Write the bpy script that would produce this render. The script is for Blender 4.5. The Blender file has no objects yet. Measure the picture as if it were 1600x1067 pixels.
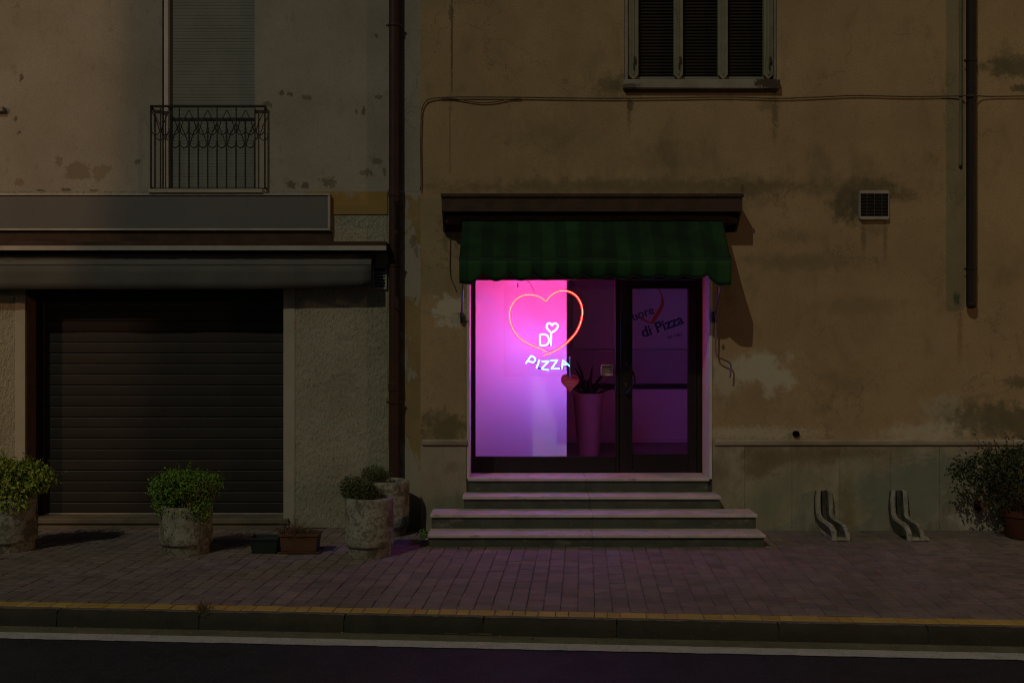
import bpy, math, random
from mathutils import Vector, Matrix

random.seed(7)
R = random.Random(11)
scene = bpy.context.scene
C = bpy.context.collection

# ---------------------------------------------------------------- camera
F, D, H, HY = 1555.0, 10.367, 1.92, 540.0      # focal (px of the 1600 wide frame), distance to facade, eye height, horizon row
cam_d = bpy.data.cameras.new('camera')
cam_d.sensor_width = 36.0
cam_d.lens = F / 1600.0 * 36.0
cam_d.shift_y = (HY - 533.5) / 1600.0
cam_d.clip_start = 0.05
cam_d.clip_end = 2000.0
cam = bpy.data.objects.new('camera', cam_d)
cam.location = (0, -D, H)
cam.rotation_euler = (math.radians(90), 0, 0)
C.objects.link(cam)
scene.camera = cam

# ---------------------------------------------------------------- night sky, one distant lamp as the sun, two street lamps out of frame
SUN_TRAVEL = Vector((0.60, 1.0, -1.03))
world = bpy.data.worlds.new('World')
scene.world = world
world.use_nodes = True
wn = world.node_tree.nodes
sky = wn.new('ShaderNodeTexSky')
sky.sky_type = 'NISHITA'
sky.sun_disc = False
sky.sun_elevation = math.radians(41)
sky.sun_rotation = math.radians(211)
wn['Background'].inputs[1].default_value = 0.0045
world.node_tree.links.new(sky.outputs[0], wn['Background'].inputs[0])

sun_d = bpy.data.lights.new('sun', 'SUN')
sun_d.energy = 0.40
sun_d.angle = math.radians(0.6)
sun_d.color = (1.0, 0.98, 0.74)
sun = bpy.data.objects.new('sun', sun_d)
sun.rotation_euler = SUN_TRAVEL.to_track_quat('-Z', 'Y').to_euler()
sun.location = (-6, -12, 12)
C.objects.link(sun)


def lamp(name, loc, power, color, radius, target=None, cone=None, blend=0.2):
    d = bpy.data.lights.new(name, 'SPOT' if cone else 'POINT')
    d.energy = power
    d.color = color
    d.shadow_soft_size = radius
    o = bpy.data.objects.new(name, d)
    o.location = loc
    if cone:
        d.spot_size = math.radians(cone)
        d.spot_blend = blend
        o.rotation_euler = (Vector(target) - Vector(loc)).to_track_quat('-Z', 'Y').to_euler()
    C.objects.link(o)


lamp('street_lamp_light', (17.5, -7.6, 4.6), 840, (1.0, 0.56, 0.27), 0.16, (3.0, 0.0, 1.2), 84, 0.8)
lamp('street_lamp_light', (-15.0, -8.2, 8.0), 1250, (1.0, 0.55, 0.27), 0.12, (-20.1, 0.0, 8.0), 170, 0.02)

scene.view_settings.view_transform = 'Standard'
scene.view_settings.look = 'None'
scene.view_settings.exposure = 0.0
scene.view_settings.gamma = 1.0
scene.view_settings.use_curve_mapping = False
scene.render.engine = 'CYCLES'
scene.cycles.use_denoising = True
scene.cycles.filter_width = 1.1
scene.cycles.max_bounces = 8
scene.cycles.transparent_max_bounces = 12
scene.cycles.sample_clamp_indirect = 4.0
scene.cycles.caustics_reflective = False
scene.cycles.caustics_refractive = False


# ================================================================ helpers
def wx(px, Y):
    return (px - 800.0) * (D + Y) / F


def wz(py, Y):
    return H - (py - HY) * (D + Y) / F


def P(px, py, Y):
    return (wx(px, Y), Y, wz(py, Y))


class MB:
    def __init__(s):
        s.v, s.f = [], []

    def add(s, vs, fs):
        n = len(s.v)
        s.v += [tuple(p) for p in vs]
        s.f += [tuple(i + n for i in f) for f in fs]
        return s

    def box(s, x0, x1, y0, y1, z0, z1, c=0.0):
        if c <= 0:
            vs = [(x0, y0, z0), (x1, y0, z0), (x1, y1, z0), (x0, y1, z0), (x0, y0, z1), (x1, y0, z1), (x1, y1, z1), (x0, y1, z1)]
            return s.add(vs, [(0, 3, 2, 1), (4, 5, 6, 7), (0, 1, 5, 4), (1, 2, 6, 5), (2, 3, 7, 6), (3, 0, 4, 7)])
        # chamfer on every edge of the box: 24 corners
        cx, cy, cz, hx, hy, hz = (x0 + x1) / 2, (y0 + y1) / 2, (z0 + z1) / 2, (x1 - x0) / 2, (y1 - y0) / 2, (z1 - z0) / 2
        vs, idx = [], {}
        for sx in (-1, 1):
            for sy in (-1, 1):
                for sz in (-1, 1):
                    for ax in range(3):
                        k = [hx - c, hy - c, hz - c]
                        k[ax] += c
                        idx[(sx, sy, sz, ax)] = len(vs)
                        vs.append((cx + sx * k[0], cy + sy * k[1], cz + sz * k[2]))
        fs = []
        for ax in range(3):
            a, b = (ax + 1) % 3, (ax + 2) % 3
            for sg in (-1, 1):
                q = []
                for (p, r) in ((-1, -1), (1, -1), (1, 1), (-1, 1)):
                    k = [0, 0, 0]
                    k[ax], k[a], k[b] = sg, p, r
                    q.append(idx[(k[0], k[1], k[2], ax)])
                fs.append(tuple(q if sg > 0 else q[::-1]))
        for ax in range(3):            # edges running along ax
            a, b = (ax + 1) % 3, (ax + 2) % 3
            for p in (-1, 1):
                for r in (-1, 1):
                    k0, k1 = [0, 0, 0], [0, 0, 0]
                    k0[ax], k1[ax] = -1, 1
                    k0[a] = k1[a] = p
                    k0[b] = k1[b] = r
                    q = (idx[(*k0, a)], idx[(*k1, a)], idx[(*k1, b)], idx[(*k0, b)])
                    fs.append(q if p * r > 0 else q[::-1])
        for sx in (-1, 1):
            for sy in (-1, 1):
                for sz in (-1, 1):
                    q = (idx[(sx, sy, sz, 0)], idx[(sx, sy, sz, 1)], idx[(sx, sy, sz, 2)])
                    fs.append(q if sx * sy * sz > 0 else q[::-1])
        return s.add(vs, fs)

    def prism(s, poly, y0, y1):           # poly in (x, z), extruded along y
        n = len(poly)
        vs = [(x, y0, z) for x, z in poly] + [(x, y1, z) for x, z in poly]
        fs = [tuple(range(n)), tuple(range(2 * n - 1, n - 1, -1))]
        fs += [((i + 1) % n, i, n + i, n + (i + 1) % n) for i in range(n)]
        return s.add(vs, fs)

    def prism_x(s, poly, x0, x1):         # poly in (y, z), extruded along x
        n = len(poly)
        vs = [(x0, y, z) for y, z in poly] + [(x1, y, z) for y, z in poly]
        fs = [tuple(range(n)), tuple(range(2 * n - 1, n - 1, -1))]
        fs += [((i + 1) % n, i, n + i, n + (i + 1) % n) for i in range(n)]
        return s.add(vs, fs)

    def tube(s, pts, r, n=8, closed=False, r1=None, deep=1.0):
        pts = [Vector(p) for p in pts]
        m = len(pts)
        up = None
        vs = []
        for i, p in enumerate(pts):
            if closed:
                t = pts[(i + 1) % m] - pts[i - 1]
            else:
                t = pts[min(i + 1, m - 1)] - pts[max(i - 1, 0)]
            t.normalize()
            if up is None:
                up = Vector((0, 1, 0)) if abs(t.y) < 0.9 else Vector((1, 0, 0))
            a = t.cross(up).normalized()
            b = a.cross(t).normalized()
            up = b
            rr = r if r1 is None else r + (r1 - r) * i / max(1, m - 1)
            for k in range(n):
                an = 2 * math.pi * k / n
                vs.append(p + a * math.cos(an) * rr + b * math.sin(an) * rr * deep)
        fs = []
        for i in range(m if closed else m - 1):
            j = (i + 1) % m
            for k in range(n):
                fs.append((i * n + k, i * n + (k + 1) % n, j * n + (k + 1) % n, j * n + k))
        if not closed:
            fs.append(tuple(range(n - 1, -1, -1)))
            fs.append(tuple((m - 1) * n + k for k in range(n)))
        return s.add(vs, fs)

    def lathe(s, prof, c, n=40, wob=0.0, rnd=None):   # prof: (radius, z) list
        vs, fs = [], []
        for (r, z) in prof:
            for k in range(n):
                a = 2 * math.pi * k / n
                w = 1 + (rnd.uniform(-wob, wob) if rnd else 0)
                vs.append((c[0] + r * w * math.cos(a), c[1] + r * w * math.sin(a), c[2] + z))
        for i in range(len(prof) - 1):
            for k in range(n):
                fs.append((i * n + k, i * n + (k + 1) % n, (i + 1) * n + (k + 1) % n, (i + 1) * n + k))
        fs.append(tuple(range(n - 1, -1, -1)))
        fs.append(tuple((len(prof) - 1) * n + k for k in range(n)))
        return s.add(vs, fs)

    def mesh(s, name, mat, smooth=False):
        me = bpy.data.meshes.new(name)
        me.from_pydata(s.v, [], s.f)
        me.materials.append(mat)
        if smooth:
            me.polygons.foreach_set('use_smooth', [True] * len(me.polygons))
        me.update()
        return me

    def build(s, name, mat, parent=None, smooth=False, bevel=0.0, auto=None):
        o = bpy.data.objects.new(name, s.mesh(name, mat, smooth))
        C.objects.link(o)
        if parent is not None:
            o.parent = parent
            o.matrix_parent_inverse = parent.matrix_world.inverted() if False else Matrix.Translation(-world_loc(parent))
        if bevel:
            m = o.modifiers.new('bevel', 'BEVEL')
            m.width = bevel
            m.segments = 2
            m.limit_method = 'ANGLE'
        if smooth and auto:
            for e in o.data.edges:
                pass
            o.data.set_sharp_from_angle(angle=math.radians(auto))
        return o


def world_loc(o):
    v = Vector((0, 0, 0))
    while o is not None:
        v += o.location
        if o.parent is not None:
            v += o.matrix_parent_inverse.translation
        o = o.parent
    return v


def tag(o, label=None, cat=None, group=None, kind=None):
    if label:
        o['label'] = label
    if cat:
        o['category'] = cat
    if group:
        o['group'] = group
    if kind:
        o['kind'] = kind
    return o


def empty(name, loc, label, cat, group=None):
    o = bpy.data.objects.new(name, None)
    o.location = loc
    o.empty_display_size = 0.1
    C.objects.link(o)
    return tag(o, label, cat, group)


def part_empty(name, parent, loc=(0, 0, 0)):
    o = bpy.data.objects.new(name, None)
    o.empty_display_size = 0.1
    C.objects.link(o)
    o.parent = parent
    o.matrix_parent_inverse = Matrix.Translation(-world_loc(parent))
    o.location = loc
    return o


def copy_piece(src_mesh, name, parent, loc, rot=None):
    o = bpy.data.objects.new(name, src_mesh)
    C.objects.link(o)
    if parent is not None:
        o.parent = parent
        o.matrix_parent_inverse = Matrix.Translation(-world_loc(parent))
    o.location = loc
    if rot:
        o.rotation_euler = rot
    return o


def spline(pts, sub=8, closed=False):
    """Catmull-Rom through pts"""
    pts = [Vector(p) for p in pts]
    n = len(pts)
    out = []
    rng = range(n if closed else n - 1)
    for i in rng:
        if closed:
            p0, p1, p2, p3 = pts[i - 1], pts[i], pts[(i + 1) % n], pts[(i + 2) % n]
        else:
            p0, p1, p2, p3 = pts[max(i - 1, 0)], pts[i], pts[i + 1], pts[min(i + 2, n - 1)]
        for k in range(sub):
            t = k / sub
            out.append(0.5 * ((2 * p1) + (p2 - p0) * t + (2 * p0 - 5 * p1 + 4 * p2 - p3) * t * t + (3 * p1 - p0 - 3 * p2 + p3) * t ** 3))
    if not closed:
        out.append(pts[-1])
    return out


# ---------------------------------------------------------------- materials
def rgba(c):
    return (c[0], c[1], c[2], 1.0)


class NT:
    def __init__(s, name):
        s.m = bpy.data.materials.new(name)
        s.m.use_nodes = True
        s.t = s.m.node_tree
        s.n = s.t.nodes
        s.bsdf = s.n['Principled BSDF']
        s.out = s.n['Material Output']

    def new(s, kind, **kw):
        nd = s.n.new(kind)
        for k, v in kw.items():
            setattr(nd, k, v)
        return nd

    def link(s, a, b):
        s.t.links.new(a, b)

    def noise(s, vec, scale, detail=5, rough=0.6, dist=0.0):
        nd = s.new('ShaderNodeTexNoise')
        nd.inputs['Scale'].default_value = scale
        nd.inputs['Detail'].default_value = detail
        nd.inputs['Roughness'].default_value = rough
        nd.inputs['Distortion'].default_value = dist
        s.link(vec, nd.inputs['Vector'])
        return nd

    def ramp(s, fac, lo, hi, a=0.0, b=1.0, smooth=True):
        nd = s.new('ShaderNodeMapRange')
        nd.interpolation_type = 'SMOOTHSTEP' if smooth else 'LINEAR'
        nd.inputs[1].default_value = lo
        nd.inputs[2].default_value = hi
        nd.inputs[3].default_value = a
        nd.inputs[4].default_value = b
        s.link(fac, nd.inputs[0])
        return nd.outputs[0]

    def mix(s, fac, a, b, blend='MIX'):
        nd = s.new('ShaderNodeMix', data_type='RGBA', blend_type=blend)
        for val, i in ((fac, 0), (a, 6), (b, 7)):
            if isinstance(val, (int, float)):
                nd.inputs[i].default_value = val
            elif isinstance(val, (tuple, list)):
                nd.inputs[i].default_value = rgba(val)
            else:
                s.link(val, nd.inputs[i])
        return nd.outputs[2]

    def vmath(s, op, a, b=None):
        nd = s.new('ShaderNodeVectorMath', operation=op)
        for val, i in ((a, 0), (b, 1)):
            if val is None:
                continue
            if isinstance(val, (tuple, list)):
                nd.inputs[i].default_value = val
            else:
                s.link(val, nd.inputs[i])
        return nd

    def math(s, op, a, b=None):
        nd = s.new('ShaderNodeMath', operation=op)
        for val, i in ((a, 0), (b, 1)):
            if val is None:
                continue
            if isinstance(val, (int, float)):
                nd.inputs[i].default_value = val
            else:
                s.link(val, nd.inputs[i])
        return nd.outputs[0]


def material(name, col, col2=None, scale=5.0, lo=0.35, hi=0.65, rough=0.85, spec=0.25, metal=0.0, bumps=(), layers=(), blobs=(),
             rand=0.0, streak=None, coord='Object', distort=0.25, rough2=None, cracks=()):
    """col/col2 mixed by noise; layers: (scale, lo, hi, colour, strength, stretch xyz); blobs: (cx, cz, rx, rz, colour, strength, softness);
    bumps: (scale, strength, distance, kind)"""
    t = NT(name)
    tc = t.new('ShaderNodeTexCoord')
    vec = t.new('ShaderNodeNewGeometry').outputs['Position'] if coord == 'World' else tc.outputs[coord]
    if coord == 'Object' and rand:
        oi = t.new('ShaderNodeObjectInfo')
        off = t.vmath('SCALE', (17.0, 31.0, 53.0))
        t.link(oi.outputs['Random'], off.inputs['Scale'])
        vec = t.vmath('ADD', vec, off.outputs[0]).outputs[0]
    c = None
    if col2 is not None:
        nz = t.noise(vec, scale, 6, 0.62)
        c = t.mix(t.ramp(nz.outputs['Fac'], lo, hi), col, col2)
    else:
        c = t.mix(0.0, col, col)
    for (sc, l, h, lc, st, stretch) in layers:
        v2 = t.vmath('MULTIPLY', vec, stretch).outputs[0] if stretch else vec
        nz = t.noise(v2, sc, 6, 0.65, 0.3)
        c = t.mix(t.ramp(nz.outputs['Fac'], l, h, 0.0, st), c, lc)
    if blobs:
        dvs = []
        for fsc in (3.0, 9.0, 26.0):
            nz = t.noise(vec, fsc, 8, 0.66)
            dvs.append(t.vmath('SUBTRACT', nz.outputs['Color'], (0.5, 0.5, 0.5)).outputs[0])
        for (cx, cz, rx, rz, bc, st, soft) in blobs:
            nd = t.vmath('SUBTRACT', vec, (cx, 0, cz)).outputs[0]
            nd = t.vmath('MULTIPLY', nd, (1 / rx, 0, 1 / rz)).outputs[0]
            w = t.new('ShaderNodeVectorMath', operation='MULTIPLY_ADD')
            rm = min(rx, rz)
            t.link(dvs[0] if rm > 0.2 else dvs[1] if rm > 0.075 else dvs[2], w.inputs[0])
            k = distort * 20
            w.inputs[1].default_value = (k, 0, k)
            t.link(nd, w.inputs[2])
            ln = t.vmath('LENGTH', w.outputs[0]).outputs['Value']
            c = t.mix(t.ramp(ln, 1 - soft, 1 + soft, st, 0.0), c, bc)
    for i_, (sc, w0, w1, m0, m1) in enumerate(cracks):       # hairline cracks: the zero line of a noise, kept only in patches
        v3 = t.vmath('ADD', vec, (3.7 * i_, 1.3, 9.1 * i_)).outputs[0]
        nz = t.noise(v3, sc, 9, 0.62)
        line = t.ramp(t.math('ABSOLUTE', t.math('SUBTRACT', nz.outputs['Fac'], 0.5)), w0, w1, 1.0, 0.0)
        msk = t.ramp(t.noise(v3, sc * 0.8, 3, 0.5).outputs['Color'], m0, m1)
        c = t.mix(t.math('MULTIPLY', t.math('MULTIPLY', line, msk), 0.38), c, (0.09, 0.07, 0.045))
    if rand:
        geo = t.new('ShaderNodeNewGeometry')
        oi2 = t.new('ShaderNodeObjectInfo')
        r_ = t.math('FRACT', t.math('ADD', geo.outputs['Random Per Island'], oi2.outputs['Random']))
        hsv = t.new('ShaderNodeHueSaturation')
        t.link(t.ramp(r_, 0, 1, 1 - rand, 1 + rand, False), hsv.inputs['Value'])
        t.link(t.ramp(t.math('FRACT', t.math('MULTIPLY', r_, 7.31)), 0, 1, 0.5 - rand * 0.05, 0.5 + rand * 0.05, False), hsv.inputs['Hue'])
        t.link(c, hsv.inputs['Color'])
        c = hsv.outputs[0]
    t.link(c, t.bsdf.inputs['Base Color'])
    t.bsdf.inputs['Roughness'].default_value = rough
    if rough2 is not None:
        nz = t.noise(vec, 4, 5, 0.6)
        t.link(t.ramp(nz.outputs['Fac'], 0.35, 0.65, rough, rough2), t.bsdf.inputs['Roughness'])
    t.bsdf.inputs['Specular IOR Level'].default_value = spec
    t.bsdf.inputs['Metallic'].default_value = metal
    prev = None
    for (sc, st, dist, kind) in bumps:
        if kind == 'voronoi':
            nz = t.new('ShaderNodeTexVoronoi')
            nz.inputs['Scale'].default_value = sc
            t.link(vec, nz.inputs['Vector'])
            h = nz.outputs['Distance']
        else:
            v2 = vec
            if isinstance(kind, tuple):
                v2 = t.vmath('MULTIPLY', vec, kind).outputs[0]
            nz = t.noise(v2, sc, 6, 0.65)
            h = nz.outputs['Fac']
        b = t.new('ShaderNodeBump')
        b.inputs['Strength'].default_value = st
        b.inputs['Distance'].default_value = dist
        t.link(h, b.inputs['Height'])
        if prev is not None:
            t.link(prev, b.inputs['Normal'])
        prev = b.outputs[0]
    if prev is not None:
        t.link(prev, t.bsdf.inputs['Normal'])
    return t.m


def emission(name, col, strength):
    t = NT(name)
    e = t.new('ShaderNodeEmission')
    e.inputs[0].default_value = rgba(col)
    e.inputs[1].default_value = strength
    t.link(e.outputs[0], t.out.inputs[0])
    return t.m


def glass(name, tint=(0.93, 0.95, 0.95), ior=1.45, rough=0.0):
    t = NT(name)
    tr = t.new('ShaderNodeBsdfTransparent')
    tr.inputs[0].default_value = rgba(tint)
    gl = t.new('ShaderNodeBsdfGlossy')
    gl.inputs['Roughness'].default_value = rough
    geo = t.new('ShaderNodeNewGeometry')
    dt = t.vmath('DOT_PRODUCT', geo.outputs['Normal'], geo.outputs['Incoming']).outputs['Value']
    r0 = ((ior - 1) / (ior + 1)) ** 2
    fr = t.math('MULTIPLY_ADD', t.math('POWER', t.math('SUBTRACT', 1.0, t.math('ABSOLUTE', dt)), 5.0), 1 - r0)
    fr.node.inputs[2].default_value = r0                      # Schlick reflectance, the same from both sides of a thin pane
    mx = t.new('ShaderNodeMixShader')
    t.link(fr, mx.inputs[0])
    t.link(tr.outputs[0], mx.inputs[1])
    t.link(gl.outputs[0], mx.inputs[2])
    t.link(mx.outputs[0], t.out.inputs[0])
    return t.m


def bl(px, py, rx, ry, col, st, soft=0.35, Y=0.0):
    k = (D + Y) / F
    return (wx(px, Y), wz(py, Y), rx * k, ry * k, col, st, soft)


DAMP = (0.16, 0.125, 0.07)
SOOT = (0.10, 0.075, 0.045)
PALE = (0.56, 0.50, 0.38)
M = {}
M['ochre'] = material('ochre_plaster', (0.47, 0.335, 0.185), (0.37, 0.265, 0.145), 1.3, 0.3, 0.7, 0.92, 0.15,
    bumps=((2.2, 0.5, 0.02, ''), (14, 0.35, 0.006, ''), (160, 0.30, 0.002, '')),
    layers=((0.55, 0.45, 0.75, (0.50, 0.36, 0.20), 0.7, None), (2.6, 0.52, 0.72, DAMP, 0.45, (1, 1, 0.55)), (9.0, 0.60, 0.75, SOOT, 0.30, None),
            (60, 0.62, 0.75, (0.2, 0.15, 0.09), 0.35, None), (75, 0.40, 0.68, (0.24, 0.17, 0.09), 0.45, None), (28, 0.55, 0.72, (0.20, 0.145, 0.08), 0.35, None)),
    distort=0.17, cracks=((0.9, 0.0012, 0.006, 0.50, 0.60), (2.3, 0.002, 0.009, 0.56, 0.64)),
    blobs=(bl(1190, 582, 46, 30, PALE, 0.85, 0.25), bl(1135, 590, 26, 26, PALE, 0.5, 0.4),
           bl(705, 486, 24, 24, PALE, 0.85, 0.25),
           bl(694, 668, 36, 24, (0.13, 0.12, 0.06), 0.8, 0.45),
           bl(1180, 676, 90, 9, PALE, 0.6, 0.5),
           bl(1475, 640, 30, 22, PALE, 0.6, 0.5), bl(1440, 675, 60, 12, PALE, 0.65, 0.5), bl(1510, 668, 50, 14, PALE, 0.45, 0.5),
           bl(1545, 655, 60, 28, (0.15, 0.13, 0.075), 0.75, 0.5), bl(1600, 660, 60, 26, (0.15, 0.13, 0.08), 0.75, 0.4),
           bl(1325, 320, 24, 26, (0.09, 0.08, 0.045), 0.8, 0.7), bl(1365, 292, 36, 14, (0.10, 0.085, 0.05), 0.75, 0.8), bl(1405, 306, 26, 8, SOOT, 0.6, 0.8),
           bl(1250, 410, 90, 12, DAMP, 0.45, 0.7), bl(1240, 370, 30, 10, DAMP, 0.4, 0.8), bl(1330, 480, 70, 14, DAMP, 0.3, 0.8),
           bl(1020, 292, 330, 12, DAMP, 0.65, 0.7), bl(1170, 300, 40, 22, DAMP, 0.5, 0.7), bl(955, 135, 28, 16, DAMP, 0.7, 0.7),
           bl(1590, 105, 60, 16, (0.12, 0.11, 0.06), 0.75, 0.5), bl(1570, 92, 20, 26, (0.12, 0.11, 0.06), 0.5, 0.5), bl(1595, 138, 16, 6, (0.1, 0.1, 0.06), 0.8, 0.4),
           bl(1590, 597, 22, 9, (0.12, 0.12, 0.07), 0.7, 0.6), bl(1480, 640, 30, 16, DAMP, 0.3, 0.6),
           bl(1500, 520, 4, 40, (0.26, 0.14, 0.07), 0.6, 0.8), bl(1495, 467, 5, 10, (0.10, 0.11, 0.06), 0.9, 0.3),
           bl(1160, 296, 3, 8, SOOT, 0.6, 0.3), bl(983, 172, 3, 26, DAMP, 0.6, 0.6), bl(1211, 176, 5, 34, DAMP, 0.7, 0.6), bl(1198, 165, 14, 10, DAMP, 0.5, 0.6), bl(1349, 368, 4, 26, DAMP, 0.7, 0.6), bl(1383, 372, 3, 32, DAMP, 0.6, 0.6), bl(697, 372, 4, 26, DAMP, 0.5, 0.6), bl(1364, 360, 14, 12, DAMP, 0.45, 0.8), bl(706, 70, 1.6, 80, SOOT, 0.8, 0.5), bl(705, 20, 4, 14, DAMP, 0.7, 0.3),
           bl(703, 210, 1.4, 70, SOOT, 0.4, 0.5), bl(985, 165, 5, 9, SOOT, 0.6, 0.3), bl(1130, 543, 2.2, 4, SOOT, 0.9, 0.3),
           bl(1315, 600, 30, 20, DAMP, 0.35, 0.7), bl(860, 212, 60, 22, DAMP, 0.35, 0.8), bl(1035, 250, 50, 24, DAMP, 0.35, 0.8)))
M['left_plaster'] = material('grey_white_plaster', (0.42, 0.37, 0.30), (0.36, 0.31, 0.245), 1.6, 0.3, 0.7, 0.92, 0.15,
    bumps=((3, 0.45, 0.015, ''), (20, 0.3, 0.004, ''), (170, 0.3, 0.002, '')),
    layers=((0.7, 0.45, 0.72, (0.46, 0.42, 0.36), 0.6, None), (5, 0.60, 0.72, (0.27, 0.21, 0.14), 0.5, (1, 1, 0.7)), (80, 0.62, 0.75, (0.22, 0.18, 0.12), 0.4, None), (75, 0.40, 0.68, (0.24, 0.20, 0.15), 0.4, None), (9, 0.58, 0.72, (0.25, 0.20, 0.14), 0.4, (1, 1, 0.6))),
    distort=0.22, cracks=((1.3, 0.0012, 0.007, 0.54, 0.62),),
    blobs=[bl(px, py, a, b, c_, 0.72, 0.10, 0.15) for px, py, a, b, c_ in (
        (125, 270, 20, 14, (0.24, 0.19, 0.12)), (160, 266, 12, 12, (0.27, 0.21, 0.13)), (92, 252, 5, 8, (0.25, 0.2, 0.13)), (30, 285, 7, 6, (0.27, 0.2, 0.12)),
        (33, 122, 3, 7, SOOT), (24, 186, 3, 4, SOOT), (30, 207, 3, 3, SOOT), (215, 253, 5, 4, DAMP),
        (418, 163, 7, 5, (0.14, 0.12, 0.08)), (440, 146, 4, 4, SOOT), (453, 147, 4, 4, SOOT), (480, 153, 8, 4, DAMP),
        (455, 289, 8, 6, SOOT), (478, 290, 5, 5, SOOT), (514, 285, 14, 7, DAMP), (568, 173, 3, 7, SOOT), (557, 174, 2, 4, SOOT), (592, 152, 6, 4, DAMP),
        (590, 253, 8, 5, DAMP), (574, 270, 9, 5, DAMP), (588, 56, 3, 3, SOOT), (601, 268, 3, 6, DAMP), (105, 297, 9, 3, SOOT), (63, 298, 5, 2, SOOT), (146, 298, 5, 2, SOOT))])
M['stucco'] = material('rough_stucco', (0.45, 0.42, 0.31), (0.37, 0.34, 0.24), 2.0, 0.3, 0.7, 0.95, 0.1,
    bumps=((34, 1.0, 0.03, (1.0, 1.0, 0.5)), (90, 0.6, 0.01, (1.0, 1.0, 0.6))),
    layers=((48, 0.55, 0.66, (0.19, 0.17, 0.115), 0.75, (1.0, 1.0, 0.5)), (11, 0.50, 0.70, (0.48, 0.45, 0.34), 0.4, None), (3, 0.55, 0.75, (0.30, 0.27, 0.18), 0.6, None)))
M['smooth_trim'] = material('smooth_trim_plaster', (0.46, 0.42, 0.32), (0.40, 0.36, 0.27), 3, 0.3, 0.7, 0.9, 0.15, bumps=((40, 0.3, 0.004, ''),),
    layers=((4, 0.60, 0.66, (0.25, 0.22, 0.16), 0.7, (1, 1, 0.4)),))
M['ochre_band'] = material('ochre_band_paint', (0.40, 0.25, 0.075), (0.33, 0.21, 0.075), 4, 0.3, 0.7, 0.9, 0.15, bumps=((30, 0.3, 0.004, ''),),
    layers=((3.0, 0.55, 0.62, (0.42, 0.37, 0.29), 0.55, None),))
M['corner_strip'] = material('peeling_corner_plaster', (0.37, 0.26, 0.11), (0.30, 0.21, 0.10), 3, 0.3, 0.7, 0.92, 0.12, bumps=((12, 0.5, 0.01, ''), (90, 0.3, 0.003, '')),
    layers=((2.1, 0.50, 0.53, (0.40, 0.36, 0.28), 0.9, (1.2, 1, 0.7)), (5, 0.6, 0.64, (0.16, 0.14, 0.09), 0.7, (1, 1, 0.5))))
M['plinth'] = material('stained_plinth_stone', (0.42, 0.37, 0.27), (0.33, 0.28, 0.195), 2.2, 0.3, 0.7, 0.85, 0.2, rand=0.04, coord='World', distort=0.16,
    blobs=(bl(1185, 722, 26, 26, (0.17, 0.115, 0.055), 0.7, 0.6), bl(1255, 712, 60, 14, (0.18, 0.125, 0.065), 0.7, 0.6), bl(1335, 706, 50, 10, (0.16, 0.115, 0.06), 0.6, 0.6), bl(1200, 795, 46, 34, (0.23, 0.245, 0.16), 0.75, 0.6),
           bl(1350, 775, 40, 45, (0.25, 0.265, 0.18), 0.7, 0.6), bl(1440, 755, 60, 50, (0.24, 0.26, 0.18), 0.7, 0.6), bl(1322, 790, 14, 50, (0.19, 0.16, 0.085), 0.6, 0.6), bl(1545, 812, 50, 24, (0.55, 0.48, 0.36), 0.75, 0.4), bl(705, 730, 10, 8, (0.25, 0.17, 0.09), 0.6, 0.6),
           bl(695, 800, 40, 40, (0.26, 0.26, 0.17), 0.6, 0.6)),
    bumps=((10, 0.3, 0.006, ''), (120, 0.25, 0.002, '')),
    layers=((1.6, 0.45, 0.70, (0.185, 0.14, 0.08), 0.85, (1, 1, 0.6)), (1.1, 0.5, 0.75, (0.24, 0.255, 0.17), 0.8, None), (5, 0.5, 0.72, (0.15, 0.115, 0.065), 0.6, (1, 1, 0.35)), (75, 0.4, 0.68, (0.2, 0.17, 0.11), 0.4, None), (50, 0.62, 0.72, (0.2, 0.16, 0.1), 0.4, None)))
M['threshold'] = material('worn_dark_threshold_stone', (0.20, 0.165, 0.115), (0.14, 0.115, 0.08), 4, 0.3, 0.7, 0.85, 0.2, bumps=((30, 0.3, 0.004, ''),))
M['moulding'] = material('plinth_moulding_stone', (0.48, 0.42, 0.33), (0.38, 0.33, 0.25), 3, 0.3, 0.7, 0.8, 0.2, bumps=((40, 0.25, 0.003, ''),),
    layers=((2, 0.42, 0.7, (0.24, 0.175, 0.11), 0.75, (0.5, 1, 1)),))
M['stone_tread'] = material('pale_marble_tread', (0.64, 0.56, 0.50), (0.52, 0.45, 0.39), 4, 0.3, 0.7, 0.55, 0.4, bumps=((30, 0.15, 0.002, ''),),
    layers=((14, 0.58, 0.68, (0.26, 0.20, 0.15), 0.7, (0.4, 1, 1)), (3, 0.5, 0.72, (0.36, 0.29, 0.23), 0.6, None), (45, 0.62, 0.68, (0.12, 0.095, 0.07), 0.7, None)))
M['stone_riser'] = material('dark_green_marble_riser', (0.085, 0.095, 0.068), (0.055, 0.06, 0.045), 6, 0.3, 0.7, 0.5, 0.4, bumps=((30, 0.2, 0.002, ''),),
    layers=((6, 0.57, 0.70, (0.21, 0.19, 0.14), 0.7, (0.7, 1, 1.6)), (25, 0.62, 0.7, (0.22, 0.22, 0.17), 0.5, (0.5, 1, 1.5))))
M['jamb'] = material('pale_marble_jamb', (0.66, 0.60, 0.55), (0.58, 0.52, 0.47), 4, 0.3, 0.7, 0.5, 0.4, bumps=((40, 0.1, 0.002, ''),))
M['frame'] = material('dark_brown_painted_metal', (0.022, 0.014, 0.012), (0.016, 0.011, 0.010), 8, 0.3, 0.7, 0.42, 0.4, bumps=((120, 0.08, 0.001, ''),))
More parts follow.
